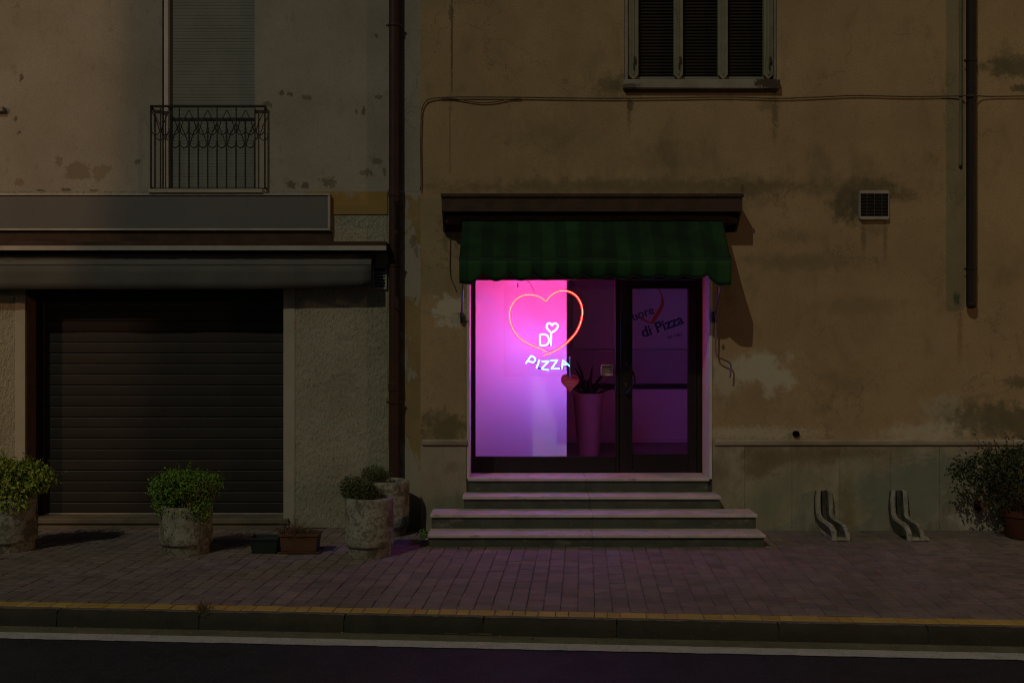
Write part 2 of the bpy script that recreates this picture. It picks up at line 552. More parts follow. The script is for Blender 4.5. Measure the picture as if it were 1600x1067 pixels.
M['wood_dark'] = material('weathered_brown_wood', (0.085, 0.050, 0.032), (0.055, 0.033, 0.022), 6, 0.3, 0.7, 0.75, 0.25, bumps=((20, 0.35, 0.004, (0.15, 1, 1)),),
    layers=((14, 0.55, 0.68, (0.035, 0.022, 0.015), 0.7, (0.12, 1, 1)),))
M['rust_brown'] = material('brown_painted_downpipe', (0.060, 0.024, 0.018), (0.042, 0.018, 0.014), 6, 0.3, 0.7, 0.55, 0.35, bumps=((50, 0.2, 0.002, ''),),
    layers=((5, 0.6, 0.7, (0.10, 0.05, 0.03), 0.5, (1, 1, 0.3)),))
M['dark_pipe'] = material('dark_old_pipe', (0.030, 0.018, 0.014), (0.020, 0.013, 0.011), 6, 0.3, 0.7, 0.6, 0.3, bumps=((50, 0.2, 0.002, ''),))
M['iron'] = material('dark_wrought_iron', (0.022, 0.014, 0.012), (0.035, 0.018, 0.012), 20, 0.4, 0.7, 0.6, 0.35, bumps=((120, 0.3, 0.001, ''),))
M['sign_grey'] = material('blank_grey_sign_sheet', (0.165, 0.155, 0.145), (0.145, 0.137, 0.13), 1.2, 0.3, 0.7, 0.45, 0.35, bumps=((60, 0.08, 0.001, ''),),
    layers=((4, 0.6, 0.8, (0.11, 0.10, 0.09), 0.4, (1, 1, 0.3)),))
M['alu'] = material('dull_aluminium', (0.50, 0.45, 0.40), (0.40, 0.36, 0.31), 5, 0.3, 0.7, 0.5, 0.5, metal=0.35, bumps=((60, 0.15, 0.001, ''),),
    layers=((6, 0.6, 0.75, (0.25, 0.2, 0.16), 0.5, (0.2, 1, 1)),))
M['awning_grey'] = material('grey_awning_canvas', (0.135, 0.130, 0.115), (0.110, 0.106, 0.095), 3, 0.3, 0.7, 0.9, 0.1, bumps=((300, 0.15, 0.001, ''), (3, 0.4, 0.01, (0.5, 1, 1))),
    layers=((2, 0.55, 0.8, (0.085, 0.08, 0.07), 0.5, (0.5, 1, 1)),))
M['shutter'] = material('dark_brown_roller_slat', (0.037, 0.029, 0.024), (0.029, 0.023, 0.019), 2.5, 0.3, 0.7, 0.55, 0.3, rand=0.10, bumps=((30, 0.25, 0.002, (0.2, 1, 1)),),
    layers=((5, 0.6, 0.8, (0.07, 0.05, 0.04), 0.35, (0.15, 1, 1)),))
M['reveal_brown'] = material('brown_reveal_board', (0.17, 0.10, 0.06), (0.13, 0.075, 0.045), 4, 0.3, 0.7, 0.75, 0.2, bumps=((20, 0.3, 0.003, (1, 1, 0.2)),))
M['blind_grey'] = material('grey_green_blind_slat', (0.25, 0.25, 0.21), (0.21, 0.21, 0.175), 3, 0.3, 0.7, 0.7, 0.25, bumps=((60, 0.15, 0.001, ''),),
    layers=((2, 0.55, 0.8, (0.14, 0.13, 0.10), 0.5, (1, 1, 0.4)),))
M['blind_dark'] = material('dark_brown_blind_slat', (0.035, 0.026, 0.020), (0.025, 0.020, 0.017), 3, 0.3, 0.7, 0.65, 0.25)
M['post_paint'] = material('grey_green_window_paint', (0.27, 0.26, 0.17), (0.22, 0.21, 0.14), 8, 0.3, 0.7, 0.75, 0.2, bumps=((40, 0.3, 0.002, (1, 1, 0.3)),),
    layers=((12, 0.6, 0.7, (0.12, 0.10, 0.06), 0.6, (1, 1, 0.3)),))
M['sill'] = material('worn_grey_sill_stone', (0.34, 0.30, 0.25), (0.26, 0.23, 0.19), 6, 0.3, 0.7, 0.85, 0.2, bumps=((30, 0.4, 0.005, ''),), distort=0.12,
    blobs=((wx(1202, -0.05), wz(131, -0.05), 0.15, 0.06, (0.07, 0.045, 0.035), 0.95, 0.2), (wx(985, -0.05), wz(136, -0.05), 0.10, 0.03, (0.09, 0.06, 0.045), 0.8, 0.4)))
M['vent'] = material('dusty_white_plastic', (0.42, 0.38, 0.32), (0.35, 0.31, 0.26), 10, 0.3, 0.7, 0.6, 0.3, bumps=((60, 0.1, 0.001, ''),))
M['vent_dark'] = material('dusty_dark_grille', (0.05, 0.046, 0.04), (0.07, 0.062, 0.05), 30, 0.4, 0.6, 0.8, 0.2)
M['black'] = material('black_void', (0.006, 0.005, 0.005), None, rough=0.9, spec=0.1)
M['cable'] = material('old_cable_sheath', (0.12, 0.09, 0.055), (0.19, 0.145, 0.085), 14, 0.4, 0.7, 0.8, 0.2)
M['latch'] = material('rusty_latch_metal', (0.05, 0.032, 0.022), (0.09, 0.05, 0.03), 30, 0.4, 0.6, 0.7, 0.3)
M['conduit'] = material('grey_green_conduit', (0.23, 0.20, 0.12), (0.19, 0.165, 0.10), 6, 0.3, 0.7, 0.7, 0.25)
# pavement
M['paver'] = material('red_grey_paver', (0.255, 0.195, 0.175), (0.205, 0.158, 0.143), 7, 0.3, 0.7, 0.78, 0.3, rand=0.14, coord='World',
    bumps=((90, 0.5, 0.003, ''), (14, 0.3, 0.004, '')), layers=((0.9, 0.42, 0.70, (0.135, 0.115, 0.085), 0.65, None), (3.0, 0.52, 0.72, (0.115, 0.095, 0.08), 0.5, None), (14, 0.60, 0.72, (0.10, 0.085, 0.07), 0.5, None), (120, 0.62, 0.72, (0.32, 0.26, 0.22), 0.4, None)))
M['paver_yellow'] = material('yellow_painted_paver', (0.54, 0.36, 0.085), (0.46, 0.30, 0.08), 9, 0.3, 0.7, 0.75, 0.3, rand=0.14, coord='World',
    bumps=((90, 0.5, 0.003, ''),), layers=((16, 0.62, 0.70, (0.20, 0.145, 0.11), 0.7, None),))
M['joint'] = material('dark_joint_sand', (0.15, 0.122, 0.105), (0.18, 0.145, 0.12), 30, 0.4, 0.6, 0.95, 0.1, bumps=((120, 0.5, 0.004, ''),))
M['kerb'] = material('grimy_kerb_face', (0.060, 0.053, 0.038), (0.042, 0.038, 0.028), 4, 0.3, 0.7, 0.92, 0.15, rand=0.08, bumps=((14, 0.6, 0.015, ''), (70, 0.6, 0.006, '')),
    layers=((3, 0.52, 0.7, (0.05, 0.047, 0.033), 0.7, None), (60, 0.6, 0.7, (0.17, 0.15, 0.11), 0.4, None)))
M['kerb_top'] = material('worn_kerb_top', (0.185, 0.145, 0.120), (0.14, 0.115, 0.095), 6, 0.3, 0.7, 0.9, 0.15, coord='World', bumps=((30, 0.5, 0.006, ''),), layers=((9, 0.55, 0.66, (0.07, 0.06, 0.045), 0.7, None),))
M['gutter'] = material('silted_gutter', (0.21, 0.195, 0.13), (0.15, 0.14, 0.095), 6, 0.3, 0.7, 0.95, 0.15, bumps=((60, 0.8, 0.012, ''), (160, 0.5, 0.004, '')),
    layers=((90, 0.62, 0.68, (0.34, 0.30, 0.20), 0.7, None), (2, 0.5, 0.7, (0.12, 0.115, 0.075), 0.6, None)))
M['asphalt'] = material('dark_asphalt', (0.034, 0.035, 0.042), (0.025, 0.026, 0.032), 12, 0.35, 0.65, 0.62, 0.35, bumps=((130, 1.0, 0.012, ''), (60, 0.5, 0.008, 'voronoi')),
    layers=((70, 0.58, 0.66, (0.15, 0.145, 0.15), 0.7, None), (38, 0.60, 0.68, (0.09, 0.088, 0.092), 0.7, None), (3, 0.55, 0.62, (0.016, 0.016, 0.016), 0.5, None), (150, 0.63, 0.70, (0.16, 0.15, 0.145), 0.6, None), (0.8, 0.5, 0.7, (0.065, 0.062, 0.06), 0.5, None)))
M['line_white'] = material('worn_white_road_paint', (0.62, 0.62, 0.58), (0.52, 0.52, 0.48), 10, 0.3, 0.7, 0.8, 0.3, bumps=((130, 0.9, 0.010, ''),),
    layers=((60, 0.56, 0.64, (0.12, 0.115, 0.10), 0.65, None), (7, 0.58, 0.7, (0.20, 0.19, 0.165), 0.5, None)))
M['ground'] = material('rough_ground', (0.06, 0.058, 0.05), (0.05, 0.045, 0.04), 0.5, 0.3, 0.7, 0.95, 0.1)
# planters and plants
M['aggregate'] = material('exposed_aggregate_concrete', (0.40, 0.37, 0.29), (0.27, 0.25, 0.19), 5, 0.3, 0.7, 0.92, 0.15, rand=0.06,
    bumps=((40, 0.5, 0.006, 'voronoi'), (80, 0.5, 0.004, '')),
    layers=((26, 0.50, 0.60, (0.13, 0.12, 0.085), 0.8, None), (4.0, 0.50, 0.58, (0.12, 0.11, 0.075), 0.8, None), (60, 0.58, 0.64, (0.60, 0.56, 0.46), 0.7, None)))
M['soil'] = material('dark_soil', (0.04, 0.032, 0.024), (0.07, 0.055, 0.04), 20, 0.4, 0.6, 0.95, 0.1, bumps=((40, 0.8, 0.015, ''),))
M['leaf'] = material('small_green_leaf', (0.20, 0.34, 0.036), (0.125, 0.24, 0.028), 10, 0.3, 0.7, 0.6, 0.3, rand=0.45)
M['leaf_light'] = material('yellow_green_leaf', (0.40, 0.47, 0.060), (0.26, 0.35, 0.045), 10, 0.3, 0.7, 0.6, 0.3, rand=0.40)
M['leaf_dark'] = material('dark_green_leaf', (0.050, 0.062, 0.016), (0.030, 0.042, 0.014), 10, 0.3, 0.7, 0.55, 0.35, rand=0.45)
M['leaf_yellow'] = material('yellow_flower', (0.30, 0.19, 0.03), None, rough=0.7, rand=0.3)
M['herb'] = material('grey_green_herb', (0.13, 0.145, 0.055), (0.085, 0.10, 0.042), 10, 0.3, 0.7, 0.75, 0.2, rand=0.35)
M['dry'] = material('dry_straw', (0.24, 0.15, 0.08), (0.17, 0.10, 0.055), 10, 0.3, 0.7, 0.85, 0.15, rand=0.35)
M['twig'] = material('brown_twig', (0.07, 0.045, 0.028), None, rough=0.9)
M['terracotta'] = material('terracotta_plastic', (0.155, 0.070, 0.034), (0.125, 0.055, 0.028), 6, 0.3, 0.7, 0.6, 0.3, bumps=((50, 0.2, 0.002, ''),), layers=((5, 0.55, 0.7, (0.10, 0.06, 0.04), 0.5, None),))
M['green_plastic'] = material('dark_green_plastic', (0.024, 0.036, 0.030), (0.018, 0.027, 0.023), 6, 0.3, 0.7, 0.5, 0.35, layers=((8, 0.6, 0.75, (0.07, 0.065, 0.05), 0.4, None),))
M['clay_pot'] = material('dark_clay_pot', (0.115, 0.038, 0.018), (0.085, 0.030, 0.015), 5, 0.3, 0.7, 0.75, 0.25, bumps=((30, 0.3, 0.003, ''),))
M['stand_concrete'] = material('mossy_cast_concrete', (0.40, 0.36, 0.30), (0.27, 0.245, 0.195), 9, 0.3, 0.7, 0.92, 0.15, bumps=((40, 0.8, 0.008, ''),),
    layers=((24, 0.57, 0.64, (0.10, 0.09, 0.06), 0.8, None), (5, 0.48, 0.66, (0.13, 0.115, 0.08), 0.75, None)))
M['stand_shade'] = material('painted_shade_concrete', (0.10, 0.09, 0.065), (0.06, 0.055, 0.04), 14, 0.3, 0.7, 0.95, 0.1, bumps=((40, 0.6, 0.006, ''),))  # darker concrete colour imitating the shadow inside the wheel groove
M['litter'] = material('fallen_leaf', (0.28, 0.24, 0.08), (0.20, 0.15, 0.06), 5, 0.3, 0.7, 0.85, 0.2, rand=0.5)
M['pebble'] = material('white_pebble', (0.62, 0.60, 0.54), (0.5, 0.48, 0.43), 20, 0.3, 0.7, 0.7, 0.3)
# green striped awning canvas
t = NT('green_striped_canvas')
tc = t.new('ShaderNodeTexCoord')
sx = t.new('ShaderNodeSeparateXYZ')
t.link(tc.outputs['Object'], sx.inputs[0])
w = t.math('ABSOLUTE', t.math('SUBTRACT', t.math('FRACT', t.math('MULTIPLY', sx.outputs[0], 1 / 0.245)), 0.5))
nz = t.noise(tc.outputs['Object'], 2.2, 6, 0.6)
c = t.mix(t.ramp(w, 0.20, 0.30), (0.028, 0.085, 0.030), (0.019, 0.058, 0.024))
c = t.mix(t.ramp(nz.outputs['Fac'], 0.45, 0.75, 0, 0.5), c, (0.018, 0.05, 0.02))
t.link(c, t.bsdf.inputs['Base Color'])
t.bsdf.inputs['Roughness'].default_value = 0.85
t.bsdf.inputs['Specular IOR Level'].default_value = 0.15
b1 = t.new('ShaderNodeBump')
b1.inputs['Strength'].default_value = 0.3
b1.inputs['Distance'].default_value = 0.01
nz2 = t.noise(tc.outputs['Object'], 7, 4, 0.6)
t.link(nz2.outputs['Fac'], b1.inputs['Height'])
t.link(b1.outputs[0], t.bsdf.inputs['Normal'])
M['canvas'] = t.m
M['canvas_top'] = t.m.copy()
M['canvas_top'].name = 'dirty_green_striped_canvas'
for nd_ in M['canvas_top'].node_tree.nodes:        # soot and dust that settled on the sloping top
    if nd_.type == 'MIX' and abs(nd_.inputs[7].default_value[0] - 0.018) < 1e-4:
        nd_.inputs[7].default_value = (0.008, 0.012, 0.006, 1)
    if nd_.type == 'MAP_RANGE' and abs(nd_.inputs[2].default_value - 0.75) < 1e-4:
        nd_.inputs[1].default_value = 0.10
        nd_.inputs[4].default_value = 0.80
M['canvas_trim'] = material('dark_green_hem', (0.030, 0.060, 0.030), None, rough=0.8)
# interior
M['glass'] = glass('clear_window_glass')
M['acrylic'] = glass('clear_acrylic', (0.985, 0.985, 0.987), 1.25)
M['screen_white'] = material('white_display_partition', (0.86, 0.84, 0.86), (0.83, 0.81, 0.83), 3, 0.3, 0.7, 0.7, 0.25)
M['room_wall'] = material('room_paint', (0.66, 0.66, 0.66), (0.62, 0.62, 0.62), 2, 0.3, 0.7, 0.85, 0.2)
M['room_floor'] = material('dark_shop_floor', (0.10, 0.075, 0.07), (0.075, 0.06, 0.055), 5, 0.3, 0.7, 0.35, 0.4)
M['counter_front'] = material('counter_front_laminate', (0.74, 0.70, 0.70), (0.68, 0.64, 0.64), 2, 0.3, 0.7, 0.5, 0.35)
M['counter_ledge'] = material('pale_counter_skirting', (0.70, 0.62, 0.64), None, rough=0.5)
M['counter_top'] = material('dark_counter_top', (0.03, 0.02, 0.022), None, rough=0.4)
M['board'] = material('white_printed_board', (0.72, 0.71, 0.72), (0.69, 0.68, 0.69), 2, 0.3, 0.7, 0.5, 0.3)
M['print_blue'] = material('dark_blue_print', (0.025, 0.045, 0.17), None, rough=0.5)
M['print_red'] = material('red_brush_print', (0.75, 0.02, 0.03), (0.62, 0.016, 0.025), 8, 0.3, 0.7, 0.5, 0.3)
M['vase'] = material('rose_tall_vase', (0.62, 0.34, 0.32), (0.55, 0.30, 0.28), 4, 0.3, 0.7, 0.4, 0.4)
M['agave'] = material('dark_agave_leaf', (0.020, 0.026, 0.022), (0.014, 0.018, 0.016), 10, 0.3, 0.7, 0.5, 0.3)
M['chrome'] = material('polished_dark_handle', (0.06, 0.055, 0.06), None, rough=0.15, spec=0.6, metal=0.9)
M['heart_red'] = material('red_painted_heart', (0.82, 0.10, 0.26), (0.72, 0.08, 0.21), 14, 0.3, 0.7, 0.35, 0.4)
M['ivory_tag'] = material('ivory_tag', (0.52, 0.48, 0.37), (0.45, 0.41, 0.31), 20, 0.3, 0.7, 0.6, 0.3)
M['ivory_edge'] = material('pale_tag_rim', (0.74, 0.68, 0.58), None, rough=0.5)
M['red_plastic'] = material('red_plastic_tab', (0.55, 0.06, 0.05), None, rough=0.4)
M['neon_red'] = emission('lit_red_neon', (1.0, 0.0022, 0.0030), 31.0)
M['neon_red_core'] = emission('hot_red_neon_core', (1.0, 0.24, 0.13), 6.5)
M['neon_blue_core'] = emission('hot_blue_neon_core', (0.35, 0.60, 1.0), 3.0)
M['neon_blue'] = emission('lit_blue_white_neon', (0.010, 0.15, 1.0), 78.0)
M['block_black'] = material('black_tube_paint', (0.01, 0.01, 0.02), None, rough=0.4)
M['rod'] = material('painted_steel_rod', (0.20, 0.17, 0.17), None, rough=0.4, spec=0.5, metal=0.5)


def wall_holes(x0, x1, z0, z1, holes, y, r, side=0.3):
    """front sheet at y with rectangular openings and their reveals (r deep), side and top returns"""
    mb = MB()
    xs = sorted({x0, x1} | {h[0] for h in holes} | {h[1] for h in holes})
    zs = sorted({z0, z1} | {h[2] for h in holes} | {h[3] for h in holes})
    for i in range(len(xs) - 1):
        for j in range(len(zs) - 1):
            cx, cz = (xs[i] + xs[i + 1]) / 2, (zs[j] + zs[j + 1]) / 2
            if any(h[0] < cx < h[1] and h[2] < cz < h[3] for h in holes):
                continue
            a, b, c_, d = xs[i], xs[i + 1], zs[j], zs[j + 1]
            mb.add([(a, y, c_), (b, y, c_), (b, y, d), (a, y, d)], [(0, 1, 2, 3)])
    for (a, b, c_, d) in holes:
        y2 = y + r
        mb.add([(a, y, c_), (a, y2, c_), (a, y2, d), (a, y, d)], [(0, 1, 2, 3)])
        mb.add([(b, y, c_), (b, y2, c_), (b, y2, d), (b, y, d)], [(3, 2, 1, 0)])
        mb.add([(a, y, d), (b, y, d), (b, y2, d), (a, y2, d)], [(0, 1, 2, 3)])
        if c_ > z0 + 1e-6:
            mb.add([(a, y, c_), (b, y, c_), (b, y2, c_), (a, y2, c_)], [(3, 2, 1, 0)])
    y2 = y + side
    for x, fl in ((x0, False), (x1, True)):
        q = (0, 1, 2, 3) if fl else (3, 2, 1, 0)
        mb.add([(x, y, z0), (x, y2, z0), (x, y2, z1), (x, y, z1)], [q])
    mb.add([(x0, y, z1), (x1, y, z1), (x1, y2, z1), (x0, y2, z1)], [(0, 1, 2, 3)])
    return mb


# ================================================================ the setting: ground, road, kerb, pavement
MB().box(-400, 400, -400, 400, -0.60, -0.50).build('ground', M['ground'])
tag(bpy.data.objects['ground'], kind='structure')

TA = -0.07
UL = math.hypot(1, TA)
U = Vector((1 / UL, TA / UL, 0))
V = Vector((-TA / UL, 1 / UL, 0))
K0 = Vector((0, -3.207, 0))
ANG = math.atan2(TA, 1)


def K(u, v, z=0.0):
    p = K0 + U * u + V * v
    return (p.x, p.y, z)


def sheet(u0, u1, v0, v1, z, zb):
    vs = [K(u0, v0, zb), K(u1, v0, zb), K(u1, v1, zb), K(u0, v1, zb), K(u0, v0, z), K(u1, v0, z), K(u1, v1, z), K(u0, v1, z)]
    return MB().add(vs, [(0, 3, 2, 1), (4, 5, 6, 7), (0, 1, 5, 4), (1, 2, 6, 5), (2, 3, 7, 6), (3, 0, 4, 7)])


tag(sheet(-60, 60, -7.5, -0.165, -0.124, -0.3).build('road', M['asphalt']), kind='structure')
tag(sheet(-60, 60, -0.318, -0.150, -0.117, -0.122).build('gutter', M['gutter']), kind='structure')
# white edge line, slightly ragged
mb = MB()
ra = random.Random(5)
n = 400
for i in range(n + 1):
    u = -14 + 28 * i / n
    mb.v.append(K(u, -0.465 + ra.uniform(-.006, .006), -0.1185))
    mb.v.append(K(u, -0.318 + ra.uniform(-.006, .006), -0.1185))
for i in range(n):
    mb.f.append((2 * i, 2 * i + 2, 2 * i + 3, 2 * i + 1))
tag(mb.build('road_marking', M['line_white']), kind='structure')

sidewalk = sheet(-60, 60, -0.070, 3.9, -0.009, -0.3).build('sidewalk', M['joint'])
tag(sidewalk, kind='structure')

# kerb stones, about 1 m each
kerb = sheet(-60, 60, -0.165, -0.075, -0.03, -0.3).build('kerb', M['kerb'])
tag(kerb, kind='structure')
joints = [-5.30, -4.28, -3.30, -2.24, -1.185, -0.19, 0.745, 1.855, 2.86, 3.87, 4.9, 5.9]
rk = random.Random(3)
for i in range(len(joints) - 1):
    u0, u1 = joints[i] + 0.005, joints[i + 1] - 0.005
    m = MB()
    nu, ring = 26, []
    for k in range(nu + 1):
        u = u0 + (u1 - u0) * k / nu
        e = 0.003 if k in (0, nu) else 0.0
        j = lambda s: rk.uniform(-s, s)
        prof = [(-0.074, -0.128), (-0.074, -0.001 - e), (-0.10, 0.003 - e + j(.002)), (-0.135, 0.001 - e + j(.004)), (-0.158 + j(.006), -0.010 - e + j(.006)),
                (-0.172 + e + j(.006), -0.030 + j(.008)), (-0.174 + e + j(.004), -0.07), (-0.176 + e + j(.004), -0.128)]
        for (v, z) in prof:
            m.v.append(K(u, v, z))
    L = 8
    for k in range(nu):
        for q in range(L - 1):
            m.f.append((k * L + q, k * L + q + 1, (k + 1) * L + q + 1, (k + 1) * L + q))
    m.f.append(tuple(range(L)))
    m.f.append(tuple(nu * L + q for q in range(L - 1, -1, -1)))
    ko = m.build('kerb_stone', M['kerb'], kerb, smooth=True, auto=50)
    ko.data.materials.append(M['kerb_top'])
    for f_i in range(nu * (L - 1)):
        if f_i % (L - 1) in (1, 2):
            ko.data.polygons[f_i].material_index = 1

# pavers: columns across the pavement, three lengths; the yellow painted course along the kerb
PW = 0.1265
LEN = (0.186, 0.127, 0.091)


def paver_mesh(lu, lv, mat, name):
    c = 0.0035
    m = MB()
    gu, gv = (0.0022, 0.0048) if lu < 0.127 or mat is M['paver'] else (0.0026, 0.0026)
    a, b = lu / 2 - gu, lv / 2 - gv
    m.v = [(-a, -b, -.03), (a, -b, -.03), (a, b, -.03), (-a, b, -.03), (-a, -b, -c), (a, -b, -c), (a, b, -c), (-a, b, -c),
           (-a + c, -b + c, 0), (a - c, -b + c, 0), (a - c, b - c, 0), (-a + c, b - c, 0)]
    m.f = [(0, 1, 5, 4), (1, 2, 6, 5), (2, 3, 7, 6), (3, 0, 4, 7), (4, 5, 9, 8), (5, 6, 10, 9), (6, 7, 11, 10), (7, 4, 8, 11), (8, 9, 10, 11)]
    return m.mesh(name, mat)


pav = [paver_mesh(PW, l, M['paver'], 'paver') for l in LEN]
pavy = [paver_mesh(l, 0.125, M['paver_yellow'], 'yellow_paver') for l in LEN]
rp = random.Random(21)
u = -6.2
k = 0
far_yellow = MB()
order = [0, 1, 2]
while u < 6.2:
    l = order[k % 3] if rp.random() < 0.85 else rp.randrange(3)
    uc = u + LEN[l] / 2
    rot = (rp.uniform(-.01, .01), rp.uniform(-.01, .01), ANG + rp.uniform(-.012, .012))
    loc = K(uc, rp.uniform(-.003, .003), rp.uniform(-.002, .002))
    if abs(uc) < 4.1:
        copy_piece(pavy[l], 'yellow_paver', sidewalk, loc, rot)
    else:
        mt = Matrix.Translation(loc) @ Matrix.Rotation(rot[2], 4, 'Z')
        far_yellow.add([mt @ v.co for v in pavy[l].vertices], [tuple(p.vertices) for p in pavy[l].polygons])
    u += LEN[l]
    k += 1
tag(far_yellow.build('yellow_pavers', M['paver_yellow'], sidewalk), kind='stuff')

far = MB()
near_n = 0
cells = []
for ci in range(-49, 50):
    uc = ci * PW + 0.03
    v = 0.066 + rp.uniform(0, 0.04)
    kk = rp.randrange(3)
    while v < 3.75:
        l = rp.choice((0, 1, 2)) if rp.random() < 0.4 else (0, 1, 2)[kk % 3]
        kk += 1
        vc = v + LEN[l] / 2
        cells.append((vc, uc, l))
        v += LEN[l]
cells.sort()
for (vc, uc, l) in cells:
    loc = K(uc + rp.uniform(-.003, .003), vc, rp.uniform(-.0025, .0025))
    x, y = loc[0], loc[1]
    if y > 0.13:
        continue
    if y > -0.78 and -0.72 < x < 2.33:       # under the steps
        continue
    rot = (rp.uniform(-.012, .012), rp.uniform(-.012, .012), ANG + rp.uniform(-.02, .02))
    d_ = D + y
    if near_n < 235 and abs(x) < 0.52 * d_:
        copy_piece(pav[l], 'paver', sidewalk, loc, rot)
        near_n += 1
    else:
        mt = Matrix.Translation(loc) @ Matrix.Rotation(rot[2], 4, 'Z') @ Matrix.Rotation(rot[0], 4, 'X') @ Matrix.Rotation(rot[1], 4, 'Y')
        far.add([mt @ q.co for q in pav[l].vertices], [tuple(p.vertices) for p in pav[l].polygons])
tag(far.build('pavers', M['paver'], sidewalk), kind='stuff')

# ================================================================ right building (ochre, pizza shop)
XL = -0.953                               # seam between the two houses
OPX0, OPX1, OPZ0, OPZ1 = -0.470, 2.085, 0.0, 2.72
WX0, WX1, WZ0, WZ1 = wx(975, 0), wx(1214, 0), wz(126, 0), 6.4
right = empty('ochre_building', (2, 0, 0), 'ochre plastered house on the right with the pizza shop at street level', 'building')
wall_holes(XL, 8.5, 0, 7.0, [(OPX0, OPX1, OPZ0, OPZ1), (WX0, WX1, WZ0, WZ1)], 0.0, 0.42, side=0.5).build('wall', M['ochre'], right)

# plinth: moulding and stone slabs
plinth = part_empty('plinth', right)
zt, zb = wz(687, -0.03), wz(696.5, -0.03)
for (a, b) in ((XL + 0.02, OPX0), (OPX1 + 0.025, 8.4)):
    m = MB()
    m.prism_x([(0.0, zb), (-0.028, zb), (-0.040, zb + .018), (-0.045, zt - .012), (-0.036, zt), (0.0, zt + .004)], a, b)
    m.build('moulding', M['moulding'], plinth, bevel=0.003)
edges = [wx(p, -0.015) for p in (1113.5, 1163, 1237.5, 1312.5, 1392, 1468, 1545, 1622, 1700, 1778, 1856, 1934)]
for i in range(len(edges) - 1):
    MB().box(edges[i] + .0012, edges[i + 1] - .0012, -0.016 + R.uniform(-.0015, .0015), 0.02, -0.02, zb - 0.006, 0.002).build('plinth_slab', M['plinth'], plinth)
MB().box(XL + 0.004, OPX0 - 0.004, -0.016, 0.02, -0.02, zb - 0.006, 0.004).build('plinth_slab', M['plinth'], plinth)

# upper window with three dark blinds between painted posts
win = part_empty('window', right)
MB().box(WX0 + .002, WX1 - .002, 0.30, 0.34, WZ0, WZ1).build('blind_back', M['black'], win)
m = MB()
z = WZ0 + 0.045
while z < 6.2:
    m.prism_x([(0.115, z), (0.105, z + .008), (0.105, z + .022), (0.118, z + .030), (0.128, z + .028), (0.128, z)], WX0 + .03, WX1 - .03)
    z += 0.034
tag(m.build('blind_slats', M['blind_dark'], win), kind='stuff')
posts = [(981, 997.5), (1053, 1067), (1122, 1137), (1193, 1208)]
for i, (a, b) in enumerate(posts):
    x0, x1 = wx(a, 0.05), wx(b, 0.05)
    zz = WZ0 + 0.02
    m = MB()
    m.prism([(x0, 6.3), (x0, zz + 0.05), ((x0 + x1) / 2, zz), (x1, zz + 0.05), (x1, 6.3)], 0.04, 0.10)
    m.build('post', M['post_paint'], win, bevel=0.004)
    xm = (x0 + x1) / 2
    MB().box(xm - 0.010, xm + 0.010, 0.030, 0.0385, zz + 0.05, 6.3, .003).build('post_bead', M['post_paint'], win)
    if i != 2:
        MB().box(xm + .004, xm + .026, 0.016, 0.030, zz + .17, zz + .235, .003).box(xm - .002, xm + .010, 0.018, 0.030, zz + .10, zz + .165, .002).build('latch', M['latch'], win)
MB().box(WX0 + .002, wx(980.5, 0.05), 0.012, 0.10, WZ0 + .002, 6.39, .003).build('window_jamb', M['sill'], win)
MB().box(wx(1208.5, 0.05), WX1 - .002, 0.012, 0.10, WZ0 + .002, 6.39, .003).build('window_jamb', M['sill'], win)
MB().box(WX0 + .05, WX1 - .05, 0.085, 0.135, WZ0 + .002, WZ0 + 0.062, .004).build('bottom_rail', M['blind_grey'], win)
m = MB()
m.box(wx(974, -.06), wx(1219, -.06), -0.065, 0.11, wz(138.5, -.065), WZ0 - 0.002, .008)
m.build('window_sill', M['sill'], win, bevel=0.003)
MB().box(wx(978, -.03), wx(1214, -.03), -0.03, 0.0, wz(144, -.03), wz(139, -.03), .004).build('sill_underside', M['wood_dark'], win)

# doorway: marble jambs, dark frame, fixed pane, glazed door
front = part_empty('shop_front', right)
for (xa, xb, xc, xd) in ((OPX0, OPX0 + .028, -0.4435, OPX0), (OPX1, OPX1 - .032, 2.052, OPX1)):
    m = MB()
    pts = [(xa, -0.012), (xb, -0.012), (xc, 0.36), (xd, 0.42)]
    zs = (0.535, OPZ1 - .003)
    vs = [(x, y, z) for z in zs for (x, y) in pts]
    fl = [(0, 1, 2, 3), (4, 5, 6, 7), (0, 1, 5, 4), (1, 2, 6, 5), (2, 3, 7, 6), (3, 0, 4, 7)]
    m.add(vs, fl)
    m.build('jamb', M['jamb'], front, bevel=0.004)
YD = 0.40
fx = lambda p: wx(p, YD)
fz = lambda p: wz(p, YD)
m = MB()
zb0, zt0 = 0.552, OPZ1 - .004
m.box(fx(736.0), fx(743), YD, YD + .07, zb0, zt0, .004)                 # left stile
m.box(fx(743) + .001, fx(961.5), YD + .002, YD + .068, zb0, fz(713.5), .004)    # bottom rail
m.box(fx(743) + .001, fx(961.5), YD + .002, YD + .068, fz(437.5), zt0, .004)    # head
m.box(fx(961.5) + .001, fx(968), YD, YD + .07, zb0, zt0, .004)
m.box(fx(1089), fx(1097.5), YD, YD + .07, zb0, zt0, .004)
m.box(fx(968) + .001, fx(1089) - .001, YD + .004, YD + .068, fz(437.5) + .004, zt0, .004)
m.build('frame', M['frame'], front)
MB().box(fx(743) - .01, fx(961.5) + .01, YD + .030, YD + .038, fz(713.5) - .01, fz(437.5) + .01).build('window_pane', M['glass'], front)
door = part_empty('door', right)
m = MB()
dz0, dz1 = zb0 + .008, fz(437.5) - .002
m.box(fx(968.6), fx(988), YD - .012, YD + .05, dz0, dz1, .005)
m.box(fx(1075), fx(1088.4), YD - .012, YD + .05, dz0, dz1, .005)
m.box(fx(988) + .001, fx(1075) - .001, YD - .010, YD + .048, dz0, fz(709.5), .005)
